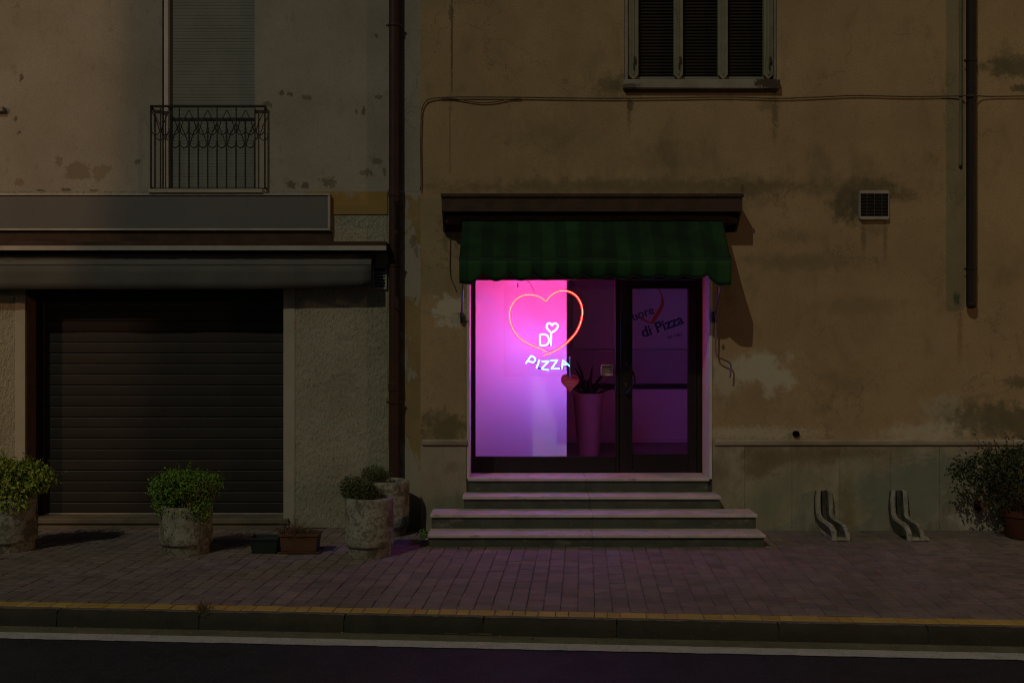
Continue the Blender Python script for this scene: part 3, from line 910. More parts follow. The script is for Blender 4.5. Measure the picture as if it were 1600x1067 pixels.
m.box(fx(988) + .001, fx(1075) - .001, YD - .010, YD + .048, fz(451), dz1, .005)
m.build('door_frame', M['frame'], door)
MB().box(fx(988) - .008, fx(1075) + .008, YD + .016, YD + .022, fz(709.5) - .01, fz(451) + .01).build('door_pane', M['glass'], door)
hp = [P(978, 566, YD - .02), P(979.5, 568, YD - .055), P(986, 577, YD - .07), P(991.5, 588, YD - .075), P(991, 600, YD - .075), P(985, 608, YD - .07), P(979.5, 614, YD - .055), P(978, 616, YD - .02)]
MB().tube(spline(hp, 6), 0.011, 10).build('door_handle', M['chrome'], door, smooth=True)
MB().box(fx(975.5), fx(979.5), YD - .018, YD - .011, fz(604), fz(597), .002).build('keyhole_plate', M['latch'], door)

MB().box(OPX0 + .001, OPX1 - .001, 0.004, 0.41, -0.02, 0.512).build('threshold_block', M['stone_riser'], front)
# shop room behind the glass
RX0, RX1, RY0, RY1, RZ0, RZ1 = -0.60, 2.75, YD + .075, 4.40, 0.55, 2.95
m = MB()
m.add([(RX0, RY0 - .07, RZ0), (RX1, RY0 - .07, RZ0), (RX1, RY1, RZ0), (RX0, RY1, RZ0)], [(0, 1, 2, 3)])
m.build('shop_floor', M['room_floor'], right)
m = MB()
m.add([(RX0, RY0, RZ0), (RX0, RY1, RZ0), (RX0, RY1, RZ1), (RX0, RY0, RZ1)], [(0, 1, 2, 3)])
m.add([(RX1, RY0, RZ0), (RX1, RY1, RZ0), (RX1, RY1, RZ1), (RX1, RY0, RZ1)], [(3, 2, 1, 0)])
m.add([(RX0, RY1, RZ0), (RX1, RY1, RZ0), (RX1, RY1, RZ1), (RX0, RY1, RZ1)], [(0, 1, 2, 3)])
m.add([(RX0, RY0, RZ1), (RX1, RY0, RZ1), (RX1, RY1, RZ1), (RX0, RY1, RZ1)], [(3, 2, 1, 0)])
m.build('shop_room_wall', M['room_wall'], right)
m = MB()
m.box(RX0, OPX0 - .001, RY0 - .055, RY0 - .003, 0.4, RZ1).box(OPX1 + .001, RX1, RY0 - .055, RY0 - .003, 0.4, RZ1).box(OPX0, OPX1, RY0 - .055, RY0 - .004, zt0 + .004, RZ1)
m.build('shop_room_lining', M['room_wall'], right)

# ---------------------------------------------------------------- entrance steps
steps = empty('entrance_steps', (0.8, -0.45, 0), 'four pale marble steps with dark green risers below the glazed shop door', 'steps')
ST = [  # x0, x1, nosing y, back y, top z, joint px
    (wx(668, -.9), wx(1197, -.9), -0.90, -0.555, 0.122, 927, 0.0),
    (wx(672, -.6), wx(1184, -.6), -0.60, -0.262, 0.265, 927, 0.122),
    (wx(722.5, -.3), wx(1127, -.3), -0.30, -0.002, 0.397, 921, 0.265),
    (wx(731, -.04), wx(1108.5, -.04), -0.045, 0.398, 0.547, 916, 0.397)]
for i, (x0, x1, yf, yb, z, jp, zl) in enumerate(ST):
    xj = wx(jp, yf)
    th = 0.032
    yb_ = yb if i < 3 else yb
    for (a, b) in ((x0, xj - .0012), (xj + .0012, x1)):
        MB().box(a, b, yf, yb_, z - th, z, .005).build('tread', M['stone_tread'], steps)
    ov = 0.028
    for (a, b) in ((x0 + .012, xj - .001), (xj + .001, x1 - .012)):
        MB().box(a, b, yf + ov, min(yb_, 0.0) - .0, -0.02 if i == 0 else zl + .0005, z - th - .0005, .002).build('riser', M['stone_riser'], steps)

# ================================================================ left building (grey white, closed shop)
YL = 0.15
lx = lambda p: wx(p, YL)
lz = lambda p: wz(p, YL)
left = empty('grey_building', (-4, YL, 0), 'peeling grey-white house on the left with balcony and closed roller shutter', 'building')
BX0, BX1, BZ0 = lx(253), lx(398), lz(299)
SX0, SX1, SZ1 = lx(40), lx(443), 2.70
ZM = lz(299)
wall_holes(-8.6, XL, ZM, 7.0, [(BX0, BX1, ZM + .001, 5.95)], YL, 0.13, side=0.4).build('upper_wall', M['left_plaster'], left)
wall_holes(-8.6, lx(606), 0, ZM - .002, [(SX0, SX1, 0.0, SZ1)], YL, 0.30, side=0.4).build('lower_wall', M['stucco'], left)
m = MB()
m.box(lx(606) + .001, XL, YL + .004, YL + .3, -0.02, ZM - .003)
m.build('corner_strip', M['corner_strip'], left)
MB().box(lx(480), lx(606) - .002, YL - .010, YL + .05, lz(335.5), ZM - .004, .002).build('painted_band', M['ochre_band'], left)
m = MB()
m.box(SX1, lx(461), YL - .008, YL + .05, 0.0, 2.75, .004)
m.build('trim', M['smooth_trim'], left)
m = MB()
m.box(lx(24), SX0, YL - .008, YL + .05, 0.0, 2.75, .004)
m.build('trim', M['smooth_trim'], left)
MB().box(SX0 + .001, SX0 + .012, YL + .006, YL + .29, 0.1, SZ1 - .002, .002).build('reveal_board', M['reveal_brown'], left)
MB().box(-6.3, lx(8), YL - .05, YL + .02, lz(176), lz(168), .004).build('window_sill', M['sill'], left)

# roller shutter
YS = YL + 0.24
sh = part_empty('roller_shutter', left)
gx0, gx1 = wx(59, YS), wx(442.5, YS)
slat = MB().prism_x([(0.012, 0.0), (-0.002, 0.002), (-0.0055, 0.010), (-0.0065, 0.056), (-0.0055, 0.102), (-0.002, 0.108), (0.004, 0.110), (0.005, 0.1145), (0.012, 0.1145)],
                    gx0 + .03, gx1 + .06).mesh('slat', M['shutter'])
z = 0.115
while z < SZ1 + .02:
    copy_piece(slat, 'slat', sh, (0, YS + R.uniform(-.0015, .0015), z))
    z += 0.1150
MB().box(gx0 - .02, gx0 + .085, YS - .032, YS - .012, 0.10, SZ1, .003).build('guide_channel', M['frame'], sh)
MB().box(gx0, SX1 + .1, YS + .02, YS + .04, 0.0, SZ1 + .05).build('shutter_back', M['black'], sh)
MB().box(gx0 + .085, SX1, YS - .016, YS + .012, 0.101, 0.1135, .002).build('bottom_bar', M['alu'], sh)
MB().box(lx(38), lx(452), YL - .035, YL + .29, 0.045, 0.098, .006).build('threshold', M['threshold'], left)
MB().box(lx(40), lx(449), YL - .010, YL + .28, -0.02, 0.0445, .004).build('threshold_base', M['threshold'], left)

# balcony door: blind, jamb, railing
bd = part_empty('balcony_door', left)
YB = YL + 0.070
m = MB()
z = ZM + .02
while z < 5.95:
    m.prism_x([(YB - .0015, z), (YB - .004, z + .004), (YB - .004, z + .030), (YB - .0015, z + .0348), (YB + .01, z + .0348), (YB + .01, z)], BX0 + .065, BX1 - .002)
    z += 0.035
tag(m.build('blind_slats', M['blind_grey'], bd), kind='stuff')
MB().box(BX0 + .016, BX0 + .062, YL + .010, YB + .03, ZM + .014, 5.94, .004).build('door_jamb', M['jamb'], bd)
MB().box(BX0 - .01, BX1 + .01, YB + .012, YB + .02, ZM, 5.96).build('blind_back', M['black'], bd)
MB().box(lx(236), lx(413), YL - .085, YL + .01, ZM - .03, ZM + .012, .005).build('balcony_sill', M['smooth_trim'], bd)

rail = part_empty('balcony_railing', left)
YR = YL - 0.045
rp_ = lambda zx, zy: P(220 + zx / 6.277, 140 + zy / 6.277, YR)
xs_r = [100, 194, 284, 377, 470, 562, 655, 748, 843, 935, 1027, 1120, 1217]
m = MB()
a, b = rp_(92, 155), rp_(1226, 182)
m.box(a[0], b[0], YR - .012, YR + .010, b[2] + .006, a[2], .004).build('handrail', M['iron'], rail)
m = MB()
a, b = rp_(96, 965), rp_(1220, 978)
m.box(a[0], b[0], YR - .008, YR + .008, b[2], a[2], .002).build('bottom_rail', M['iron'], rail)
for i, zx in enumerate(xs_r):
    top = 180 if (i in (0, 12) or i % 2 == 1) else 385
    p0, p1 = rp_(zx, 968), rp_(zx, top)
    r_ = 0.0072 if i in (0, 12) else 0.0055
    MB().box(p0[0] - r_, p0[0] + r_, YR - r_, YR + r_, p0[2], p1[2]).build('baluster', M['iron'], rail)
for i in range(12):                       # scrolls: a U between neighbouring bars, a straight leg up to the handrail
    xa, xb = xs_r[i], xs_r[i + 1]
    short_left = (i % 2 == 0)
    if i % 2 == 0:
        xf, xs_ = xb, xa                  # full bar, short bar
    else:
        xf, xs_ = xa, xb
    sg = 1 if xs_ > xf else -1
    w_ = abs(xb - xa)
    pts = [rp_(xs_ - sg * 2, 205), rp_(xf + sg * w_ * .42, 310), rp_(xf + sg * 10, 405)]
    pts2 = [rp_(xf + sg * 4, 400), rp_(xf + sg * w_ * .22, 432), rp_(xf + sg * w_ * .5, 446), rp_(xf + sg * w_ * .78, 434), rp_(xf + sg * w_ * .95, 405), rp_(xf + sg * w_ * .88, 384)]
    mm = MB()
    mm.tube(pts, 0.0048, 6)
    mm.tube(spline(pts2, 4), 0.0050, 6)
    mm.build('scroll', M['iron'], rail, smooth=True)
for zx in (xs_r[0], xs_r[12]):
    p = rp_(zx, 180)
    q = rp_(zx, 960)
    MB().box(p[0] - .008, p[0] + .008, YR, YL + .01, p[2] - .012, p[2] + .012).build('wall_bracket', M['iron'], rail)
    MB().box(q[0] - .008, q[0] + .008, YR, YL + .01, q[2] - .008, q[2] + .008).build('wall_bracket', M['iron'], rail)

# ================================================================ things on the left house
sg = empty('sign_box', (-4.2, 0.02, 3.3), 'long blank grey sign box with aluminium frame above the roller shutter', 'sign')
ysg = 0.085
x1s = wx(515.5, ysg)
z0s, z1s = wz(360.5, ysg), wz(302, ysg)
MB().box(-8.4, x1s - .012, ysg + .014, YL, z0s + .01, z1s - .01).build('panel', M['sign_grey'], sg)
fr = 0.024
for (a, b, c_, d, nm) in ((-8.42, x1s, z1s - fr, z1s, 'frame_rail'), (-8.42, x1s, z0s, z0s + fr, 'frame_rail'), (x1s - fr, x1s, z0s + fr + .001, z1s - fr - .001, 'frame_stile')):
    MB().box(a, b, ysg, YL + .001 if nm == 'frame_stile' else YL - .002, c_, d, .004).build(nm, M['alu'], sg)
for (x, zz) in ((x1s - .05, z1s - .012), (x1s - .012, z0s + .18)):
    pass

hood = empty('shutter_hood', (-4.2, 0.0, 2.95), 'brown wooden hood with pale metal edge between sign box and grey awning', 'hood')
MB().box(-8.4, lx(519), 0.118, YL - .001, wz(385, .118), z0s - .004, .003).build('fascia_board', M['wood_dark'], hood)
m = MB()
yh = -0.10
m.box(-8.4, wx(603, yh), yh + .012, YL - .001, wz(390, yh), wz(377, yh) + .0, .003)
m.build('hood_board', M['wood_dark'], hood)
MB().box(-8.4, wx(603.5, yh), yh, yh + .011, wz(391.5, yh), wz(384, yh), .003).build('metal_edge', M['alu'], hood)

aw = empty('grey_awning', (-4.2, 0.0, 2.7), 'closed grey canvas awning with plain valance above the roller shutter', 'awning')
ya = -0.055
xa1 = wx(580, ya)
m = MB()
nx = 60
ra = random.Random(9)
rows = [(YL - .02, wz(391, YL) + .0), (0.04, wz(396, .04)), (ya + .015, wz(408, ya))]
vs = []
for i in range(nx + 1):
    x = -8.3 + (xa1 + 8.3) * i / nx
    for (y, z) in rows:
        vs.append((x, y + ra.uniform(-.004, .004), z + ra.uniform(-.004, .004)))
m.v = vs
m.f = [(i * 3 + k, (i + 1) * 3 + k, (i + 1) * 3 + k + 1, i * 3 + k + 1) for i in range(nx) for k in range(2)]
m.build('canvas', M['awning_grey'], aw, smooth=True)
MB().box(-8.35, xa1 + .004, ya - .004, ya + .030, wz(414.5, ya), wz(408, ya), .005).build('front_bar', M['sign_grey'], aw)
m = MB()
vs = []
for i in range(nx + 1):
    tt = i / nx
    x = -8.3 + (xa1 + 8.3) * tt
    px_ = 800 + x * F / (D + ya)
    yb_px = 452.0 if px_ < 380 else 452.0 - 5.5 * ((px_ - 380) / 200) ** 1.3
    zb_ = wz(yb_px + ra.uniform(-.5, .5), ya)
    zt_ = wz(414.2, ya)
    for k in range(4):
        q = k / 3
        vs.append((x, ya + .004 + 0.010 * q * math.sin(x * 5) * .7 + ra.uniform(-.001, .001), zt_ + (zb_ - zt_) * q))
m.v = vs
m.f = [(i * 4 + k + 1, (i + 1) * 4 + k + 1, (i + 1) * 4 + k, i * 4 + k) for i in range(nx) for k in range(3)]
o = m.build('valance', M['awning_grey'], aw, smooth=True)
sm = o.modifiers.new('thickness', 'SOLIDIFY')
sm.thickness = 0.003
MB().box(xa1 - .035, lx(587), 0.05, YL - .002, lz(414), wz(393, .05), .004).build('end_bracket', M['frame'], aw)

vn = empty('small_vent', (lx(595), YL, lz(435)), 'small white slatted wall vent beside the grey awning end', 'vent')
vx0, vx1, vz0, vz1 = lx(583), lx(605), lz(452.5), lz(417)
MB().box(vx0 + .004, vx1 - .004, YL - .006, YL - .002, vz0 + .004, vz1 - .004).build('vent_back', M['black'], vn)
for (a, b, c_, d) in ((vx0, vx0 + .014, vz0 + .0285, vz1 - .0105), (vx1 - .018, vx1, vz0 + .0285, vz1 - .0105)):
    MB().box(a, b, YL - .022, YL - .001, c_, d, .002).build('vent_frame', M['vent'], vn)
MB().box(vx0, vx1, YL - .022, YL - .001, vz0, vz0 + .028, .002).build('vent_frame', M['vent'], vn)
MB().box(vx0, vx1, YL - .022, YL - .001, vz1 - .010, vz1, .002).build('vent_frame', M['vent'], vn)
sl = MB().prism_x([(YL - .020, 0), (YL - .006, .014), (YL - .006, .019), (YL - .021, .006)], vx0 + .014, vx1 - .018).mesh('slat', M['vent'])
for i in range(5):
    copy_piece(sl, 'slat', vn, (0, 0, vz0 + .042 + i * .0325))

dp = empty('downpipe', (lx(616), 0.08, 0.03), 'dark brown downpipe on the seam between the two houses', 'downpipe')
xc = wx(616, 0.085)
MB().tube([(xc, 0.088, 0.03), (xc, 0.088, 3.0), (xc, 0.088, 6.9)], 0.056, 20).build('pipe', M['rust_brown'], dp, smooth=True, auto=40)
for py in (40, 415, 628):
    zc = wz(py, 0.085)
    mm = MB()
    mm.lathe([(0.057, -.014), (0.064, -.012), (0.064, .012), (0.057, .014)], (xc, 0.088, zc), 20)
    mm.box(xc + .058, xc + .085, 0.08, 0.096, zc - .010, zc + .010, .002).box(xc - .085, xc - .058, 0.08, 0.096, zc - .010, zc + .010, .002)
    mm.box(xc - .012, xc + .012, 0.14, YL + .02, zc - .010, zc + .010)
    mm.build('bracket', M['rust_brown'], dp)
for zc in (wz(603, .085), wz(300, .085)):
    MB().lathe([(0.0565, -.05), (0.061, -.048), (0.061, .03), (0.0565, .036)], (xc, 0.088, zc), 20).build('pipe_socket', M['rust_brown'], dp)

# ================================================================ things on the right house
# pipes on the right
dp2 = empty('short_downpipe', (wx(1517, -.07), -.07, wz(483, -.07)), 'dark thick pipe ending halfway down the ochre wall at right', 'pipe')
xc = wx(1517.5, -.075)
zb_ = wz(482, -.075)
MB().tube([(xc, -.075, zb_ + .06), (xc, -.075, 3.5), (xc, -.075, 6.9)], 0.050, 20).build('pipe', M['dark_pipe'], dp2, smooth=True, auto=40)
MB().lathe([(0.020, 0), (0.040, .008), (0.0505, .03), (0.0505, .062)], (xc, -.075, zb_), 20).build('pipe_end', M['dark_pipe'], dp2, smooth=True)
for py in (95, 420):
    zc = wz(py, -.075)
    mm = MB().lathe([(0.051, -.014), (0.056, -.012), (0.056, .012), (0.051, .014)], (xc, -.075, zc), 20)
    mm.box(xc - .012, xc + .012, -.03, .01, zc - .010, zc + .010).box(xc - .075, xc - .05, -.083, -.068, zc - .008, zc + .008, .002)
    mm.build('bracket', M['dark_pipe'], dp2)
xc = wx(1501, -.02)
zc = wz(258, -.02)
o = MB().tube(spline([(xc, -.018, 6.9), (xc, -.018, 4.5), (xc, -.018, zc + .05), (xc - .004, -.022, zc + .01), (xc - .012, -.03, zc)], 6), 0.016, 10).build('conduit', M['conduit'], None, smooth=True)
tag(o, 'thin grey-green conduit left of the dark pipe, ending in a hook on the ochre wall', 'conduit')

# cables
m = MB()
cp = [(657, 297), (658, 280), (657, 230), (658, 190), (659, 172), (664, 160), (675, 154.5), (700, 152.5), (740, 152), (800, 152.5), (880, 153), (975, 154), (1060, 152.5), (1140, 152), (1215, 153.5), (1280, 151.5), (1340, 150), (1420, 151.5), (1485, 150)]
pts = [P(a, b + R.uniform(-.5, .5), -.022) for a, b in cp]
pts += [P(1505, 150, -.05), P(1517, 149.5, -.140), P(1530, 150, -.05), P(1550, 151, -.024), P(1620, 150, -.024), P(1700, 150, -.024), P(1900, 151, -.024)]
m.tube(spline(pts, 4), 0.0065, 7)
tag(m.build('wall_cable', M['cable'], None, smooth=True), 'long dark cable along the ochre wall under the upper window', 'cable')
m = MB()
pts = [P(a, b, -.018) for a, b in ((690, 154.5), (712, 155), (735, 159), (755, 161), (775, 159.5), (795, 155.5), (815, 154.8))]
m.tube(spline(pts, 4), 0.0055, 7)
tag(m.build('wall_cable', M['cable'], None, smooth=True), 'short cable sagging below the long one near the house seam', 'cable')

vn2 = empty('extractor_vent', (wx(1365, -.03), -.02, wz(321, -.03)), 'square pale extractor grille with dark slats on the ochre wall', 'vent')
vx0, vx1, vz0, vz1 = wx(1342.5, -.03), wx(1389, -.03), wz(343.5, -.03), wz(298, -.03)
w_ = vx1 - vx0


def rounded_band(za, zc_, top):
    r_ = .022
    pts = []
    if top:
        pts = [(vx0, za), (vx1, za), (vx1, zc_ - r_)] + [(vx1 - r_ + r_ * math.cos(a), zc_ - r_ + r_ * math.sin(a)) for a in (0.4, 0.8, 1.2, 1.57)]
        pts += [(vx0 + r_ - r_ * math.sin(a), zc_ - r_ + r_ * math.cos(a)) for a in (0.0, 0.4, 0.8, 1.2)] + [(vx0, zc_ - r_)]
    else:
        pts = [(vx0, zc_), (vx0, za + r_)] + [(vx0 + r_ - r_ * math.cos(a), za + r_ - r_ * math.sin(a)) for a in (0.4, 0.8, 1.2, 1.57)]
        pts += [(vx1 - r_ + r_ * math.sin(a), za + r_ - r_ * math.cos(a)) for a in (0.0, 0.4, 0.8, 1.2)] + [(vx1, za + r_), (vx1, zc_)]
        pts = pts
    return MB().prism(pts, -.045, -.002)


rounded_band(vz1 - .034, vz1, True).build('frame_band', M['vent'], vn2, bevel=0.003)
rounded_band(vz0, vz0 + .034, False).build('frame_band', M['vent'], vn2, bevel=0.003)
for (a, b) in ((vx0, vx0 + .010), (vx1 - .010, vx1)):
    MB().box(a, b, -.043, -.002, vz0 + .0345, vz1 - .0345, .002).build('frame_side', M['vent'], vn2)
MB().box(vx0 + .01, vx1 - .01, -.008, -.003, vz0 + .034, vz1 - .034).build('vent_back', M['black'], vn2)
m = MB()
nn = 15
for i in range(nn):
    z = vz0 + .040 + i * (vz1 - vz0 - .076) / nn
    m.prism_x([(-.034, z), (-.012, z + .010), (-.012, z + .013), (-.035, z + .004)], vx0 + .011, vx1 - .011)
tag(m.build('slats', M['vent_dark'], vn2), kind='stuff')
for q in (.25, .5, .75):
    x = vx0 + w_ * q
    MB().box(x - .004, x + .004, -.041, -.034, vz0 + .0345, vz1 - .0345).build('vent_rib', M['vent_dark'], vn2)

# green awning with hood
ga = empty('green_awning', (0.8, -.3, 2.9), 'green striped awning with scalloped valance over the pizza shop door', 'awning')
yb0 = -0.30
hz1, hz0 = wz(303.5, yb0), wz(331, yb0)
hx0, hx1 = wx(690, yb0), wx(1160, yb0)
m = MB()
m.prism_x([(-.002, hz1 - .085), (-.002, hz1 + .018), (yb0 - .004, hz1), (yb0 - .004, hz0), (yb0 + .016, hz0), (yb0 + .016, hz1 - .022)], hx0, hx1)
m.build('hood', M['wood_dark'], ga, bevel=0.004)
MB().box(hx0 - .006, hx1 + .010, yb0 - .022, yb0 - .0045, hz1 - .034, hz1 + .004, .005).build('hood_lip', M['wood_dark'], ga)
for (xa, xb) in ((hx0 + .002, hx0 + .022), (hx1 - .022, hx1 - .002)):
    m = MB()
    m.prism_x([(-.002, hz1 - .09), (yb0 + .018, hz1 - .024), (yb0 + .018, hz0 + .01), (-.10, hz0 - .14), (-.06, hz0 - .17), (-.002, hz0 - .17)], xa, xb)
    m.build('hood_cheek', M['wood_dark'], ga)
MB().box(hx0 + .03, hx1 - .03, -.20, -.012, hz0 - .105, hz0 - .02, .01).build('roller_case', M['wood_dark'], ga)
MB().box(hx0 + .023, hx1 - .023, -.0115, -.002, hz0 - .17, hz1 - .09).build('back_board', M['wood_dark'], ga)
yf = -0.60
tx0, tx1, bx0, bx1 = wx(723, -.14), wx(1128, -.14), wx(717.5, yf), wx(1142.5, yf)
zt_, zf_ = wz(333, -.14), wz(404, yf)
m = MB()
nx, ny = 60, 8
vs = []
for j in range(ny + 1):
    q = j / ny
    for i in range(nx + 1):
        s_ = i / nx
        x = (tx0 + (tx1 - tx0) * s_) * (1 - q) + (bx0 + (bx1 - bx0) * s_) * q
        y = -.14 + (yf + .14) * q
        z = zt_ + (zf_ - zt_) * q - 0.030 * math.sin(math.pi * q) + 0.004 * math.sin(s_ * 31 + q * 2)
        vs.append((x, y, z))
m.v = vs
m.f = [(j * (nx + 1) + i, (j + 1) * (nx + 1) + i, (j + 1) * (nx + 1) + i + 1, j * (nx + 1) + i + 1) for j in range(ny) for i in range(nx)]
o = m.build('canvas', M['canvas_top'], ga, smooth=True)
o.modifiers.new('thickness', 'SOLIDIFY').thickness = 0.003
MB().tube([(bx0 - .004, yf + .012, zf_ - .008), (bx1 + .004, yf + .012, zf_ - .008)], 0.013, 12).build('front_bar', M['canvas_trim'], ga, smooth=True, auto=40)
# valance: eleven scallops, more curled inwards towards the middle
notches = [wx(p, yf) for p in (717.5, 755.5, 795.5, 833.5, 871, 912, 953, 992, 1031, 1070, 1106, 1143)]
notch_d = [0.225, 0.136, 0.136, 0.140, 0.142, 0.150, 0.158, 0.160, 0.164, 0.162, 0.162, 0.24]
lobe_d = [0.252, 0.218, 0.214, 0.208, 0.200, 0.198, 0.196, 0.195, 0.192, 0.190, 0.262]
m = MB()
vs, hem = [], []
per = 12
cols = []
for i in range(11):
    for k in range(per + (1 if i == 10 else 0)):
        s_ = k / per
        x = notches[i] + (notches[i + 1] - notches[i]) * s_
        base = notch_d[i] + (notch_d[i + 1] - notch_d[i]) * s_
        mid = (notch_d[i] + notch_d[i + 1]) / 2
        if i == 0:
            dep = 0.238 + 0.012 * math.sin(s_ * math.pi) if s_ < .55 else 0.238 - (0.238 - notch_d[1]) * ((s_ - .55) / .45) ** 1.1
        elif i == 10:
            dep = notch_d[10] + (0.255 - notch_d[10]) * min(1, s_ / .45) ** .8 + .008 * math.sin(s_ * 3)
        else:
            dep = base + (lobe_d[i] - mid) * math.sin(math.pi * s_) ** .75
        cols.append((x, dep, s_, i))
for (x, dep, s_, i) in cols:
    for k in range(6):
        q = k / 5
        curl = (0.02 + 0.05 * math.exp(-((i - 5) / 3.2) ** 2)) * q * q
        wob = 0.010 * math.sin(x * 26) * q
        vs.append((x, yf + curl + wob, zf_ - .018 - (dep - .018) * q))
    hem.append((x, yf + (0.02 + 0.05 * math.exp(-((i - 5) / 3.2) ** 2)) + 0.010 * math.sin(x * 26) - .002, zf_ - dep))
m.v = vs
nc = len(cols)
m.f = [(i * 6 + k + 1, (i + 1) * 6 + k + 1, (i + 1) * 6 + k, i * 6 + k) for i in range(nc - 1) for k in range(5)]
o = m.build('valance', M['canvas'], ga, smooth=True)
o.modifiers.new('thickness', 'SOLIDIFY').thickness = 0.003
MB().tube(hem, 0.004, 6).build('hem', M['canvas_trim'], ga, smooth=True)
# support arms
for (pa, pb) in (((721.5, 497, -.03), (724, 425, yf + .03)), ((1116, 496, -.03), (1131, 425, yf + .03))):
    MB().tube([P(*pa), P(*pb)], 0.010, 8).build('support_arm', M['rod'], ga, smooth=True)
    x, y, z = P(*pa)
    MB().box(x - .016, x + .016, y - .012, -.001, z - .05, z + .06, .003).build('arm_mount', M['frame'], ga)
# crank rod hanging on the right of the door
cr = spline([P(1122, 440, -.10), P(1119.5, 495, -.085), P(1118.3, 535, -.080), P(1118.5, 548, -.080), P(1121.5, 557, -.080), P(1131, 562, -.085), P(1139, 566, -.085), P(1142, 571, -.085), P(1141.8, 580, -.085), P(1141, 590, -.085)], 5)
tag(MB().tube(cr, 0.009, 8).build('awning_crank', M['rod'], None, smooth=True), 'bent metal crank rod hanging beside the shop door', 'crank')
wr = spline([P(703, 350, -.02), P(703.5, 380, -.012), P(703, 410, -.012), P(704, 432, -.012), P(710, 447, -.012), P(713, 455, -.012)], 5)
tag(MB().tube(wr, 0.004, 6).build('thin_cord', M['cable'], None, smooth=True), 'thin loose cord hanging from the left end of the awning hood', 'cord')

# small wall outlets
o = MB().lathe([(0.034, 0), (0.034, .03), (0.028, .032), (0.024, .02), (0.0, .02)], (0, 0, 0), 18).build('wall_outlet', M['black'], None)
o.location = (wx(1244, -.02), 0.0, wz(678, -.02))
o.rotation_euler = (math.radians(90), 0, 0)
tag(o, 'small round black outlet in the ochre wall just above the plinth', 'outlet')
st = empty('drain_stub', (wx(1527, -.06), -.06, wz(790, -.06)), 'clay drain stub sticking out of the plinth beside the potted bush', 'pipe')
o = MB().lathe([(0.034, -.10), (0.034, .05), (0.037, .052), (0.037, .066), (0.028, .066), (0.025, .0), (0.0, .0)], (0, 0, 0), 20).build('pipe', M['clay_pot'], None, smooth=True, auto=40)
o.parent = st
o.rotation_euler = (math.radians(112), 0, math.radians(-18))

# ================================================================ shop interior things
part_y = 1.12
tag(MB().box(RX0 + .005, wx(885.5, part_y), part_y, part_y + .025, RZ0 + .001, RZ1 - .002, .002).build('display_partition', M['screen_white']),
    'plain white partition behind the neon sign, glowing pink and violet', 'partition')

ns = empty('neon_sign', P(852, 560, .55), 'heart-shaped neon sign reading DI PIZZA hanging in the shop window', 'sign')
YN = 0.50
YH = 0.66
zp = lambda a, b, Y=None: P(770 + a / 5.927, 440 + b / 5.927, YN if Y is None else Y)
hl = [(487, 185), (465, 165), (440, 148), (390, 129), (340, 122), (290, 128), (240, 150), (195, 190), (165, 245), (156, 300), (160, 360), (180, 425), (215, 485), (265, 535), (330, 575), (400, 605), (450, 626), (497, 648)]
hr = [(493, 185), (512, 160), (545, 126), (590, 98), (640, 86), (690, 90), (740, 110), (785, 150), (815, 205), (828, 265), (825, 325), (805, 400), (770, 470), (720, 530), (660, 585), (590, 633), (530, 660), (465, 685)]
RT = 0.0068           # neon flex: narrow from the front, deeper than wide
DEEP = 4.0
MB().tube(spline([zp(*p, YH) for p in hl], 5), RT * 1.35, 10, deep=DEEP * .9).build('heart_tube', M['neon_red'], ns, smooth=True)
for pts_h in (hl, hr):
    MB().tube([p - Vector((0, RT * DEEP * 1.15, 0)) for p in spline([zp(*p, YH) for p in pts_h], 5)], RT * .42, 8).build('heart_core', M['neon_red_core'], ns, smooth=True)
MB().tube(spline([zp(*p, YH) for p in hr], 5), RT * 1.35, 10, deep=DEEP * .9).build('heart_tube', M['neon_red'], ns, smooth=True)


def letter(strokes, nm):
    mm = MB()
    core = MB()
    for st_ in strokes:
        smooth_ = st_[0] == 's'
        pts_ = [zp(*p) for p in st_[1]]
        if smooth_:
            pts_ = spline(pts_, 5)
        else:
            dense = []
            for i in range(len(pts_) - 1):
                a_, b_ = Vector(pts_[i]), Vector(pts_[i + 1])
                for k_ in range(6):
                    dense.append(a_ + (b_ - a_) * k_ / 6)
            dense.append(Vector(pts_[-1]))
            pts_ = dense
        mm.tube(pts_, RT * .8, 10, deep=DEEP * 1.1)
        core.tube([p - Vector((0, RT * DEEP * .85, 0)) for p in pts_], RT * .45, 8)
    lt = mm.build(nm, M['neon_blue'], ns, smooth=True)
    core.build('letter_core', M['neon_blue_core'], lt, smooth=True)
    return lt


letter([('s', [(437, 588), (438, 540), (439, 494), (470, 487), (500, 497), (517, 525), (517, 560), (500, 584), (470, 590), (443, 590)])], 'letter_tube')
letter([('l', [(540, 592), (542, 470)]), ('s', [(542, 472), (520, 452), (502, 430), (499, 404), (513, 386), (533, 386), (549, 404), (566, 386), (588, 387), (602, 406), (597, 430), (576, 452), (550, 470)])], 'letter_tube')
letter([('l', [(305, 758), (356, 686)]), ('s', [(356, 687), (376, 695), (393, 714), (390, 736), (368, 746), (330, 735)])], 'letter_tube')
letter([('l', [(432, 726), (404, 800)])], 'letter_tube')
letter([('l', [(455, 738), (522, 735), (450, 806), (516, 819)])], 'letter_tube')
letter([('l', [(535, 731), (600, 727), (542, 806), (618, 806)])], 'letter_tube')
letter([('l', [(640, 806), (650, 728), (712, 782)]), ('l', [(648, 772), (690, 764)])], 'letter_tube')
for (a, b, c_, d) in ((517, 586, 530, 591), (388, 742, 404, 750), (418, 797, 446, 807), (518, 730, 534, 738), (624, 795, 636, 804)):
    p, q = zp(a, b), zp(c_, d)
    MB().tube([p, q], 0.008, 6).build('tube_joint', M['block_black'], ns)
ax0, ax1, az0, az1 = wx(787, YN + .07), wx(918.5, YN + .07), wz(588, YN + .07), wz(446, YN + .07)
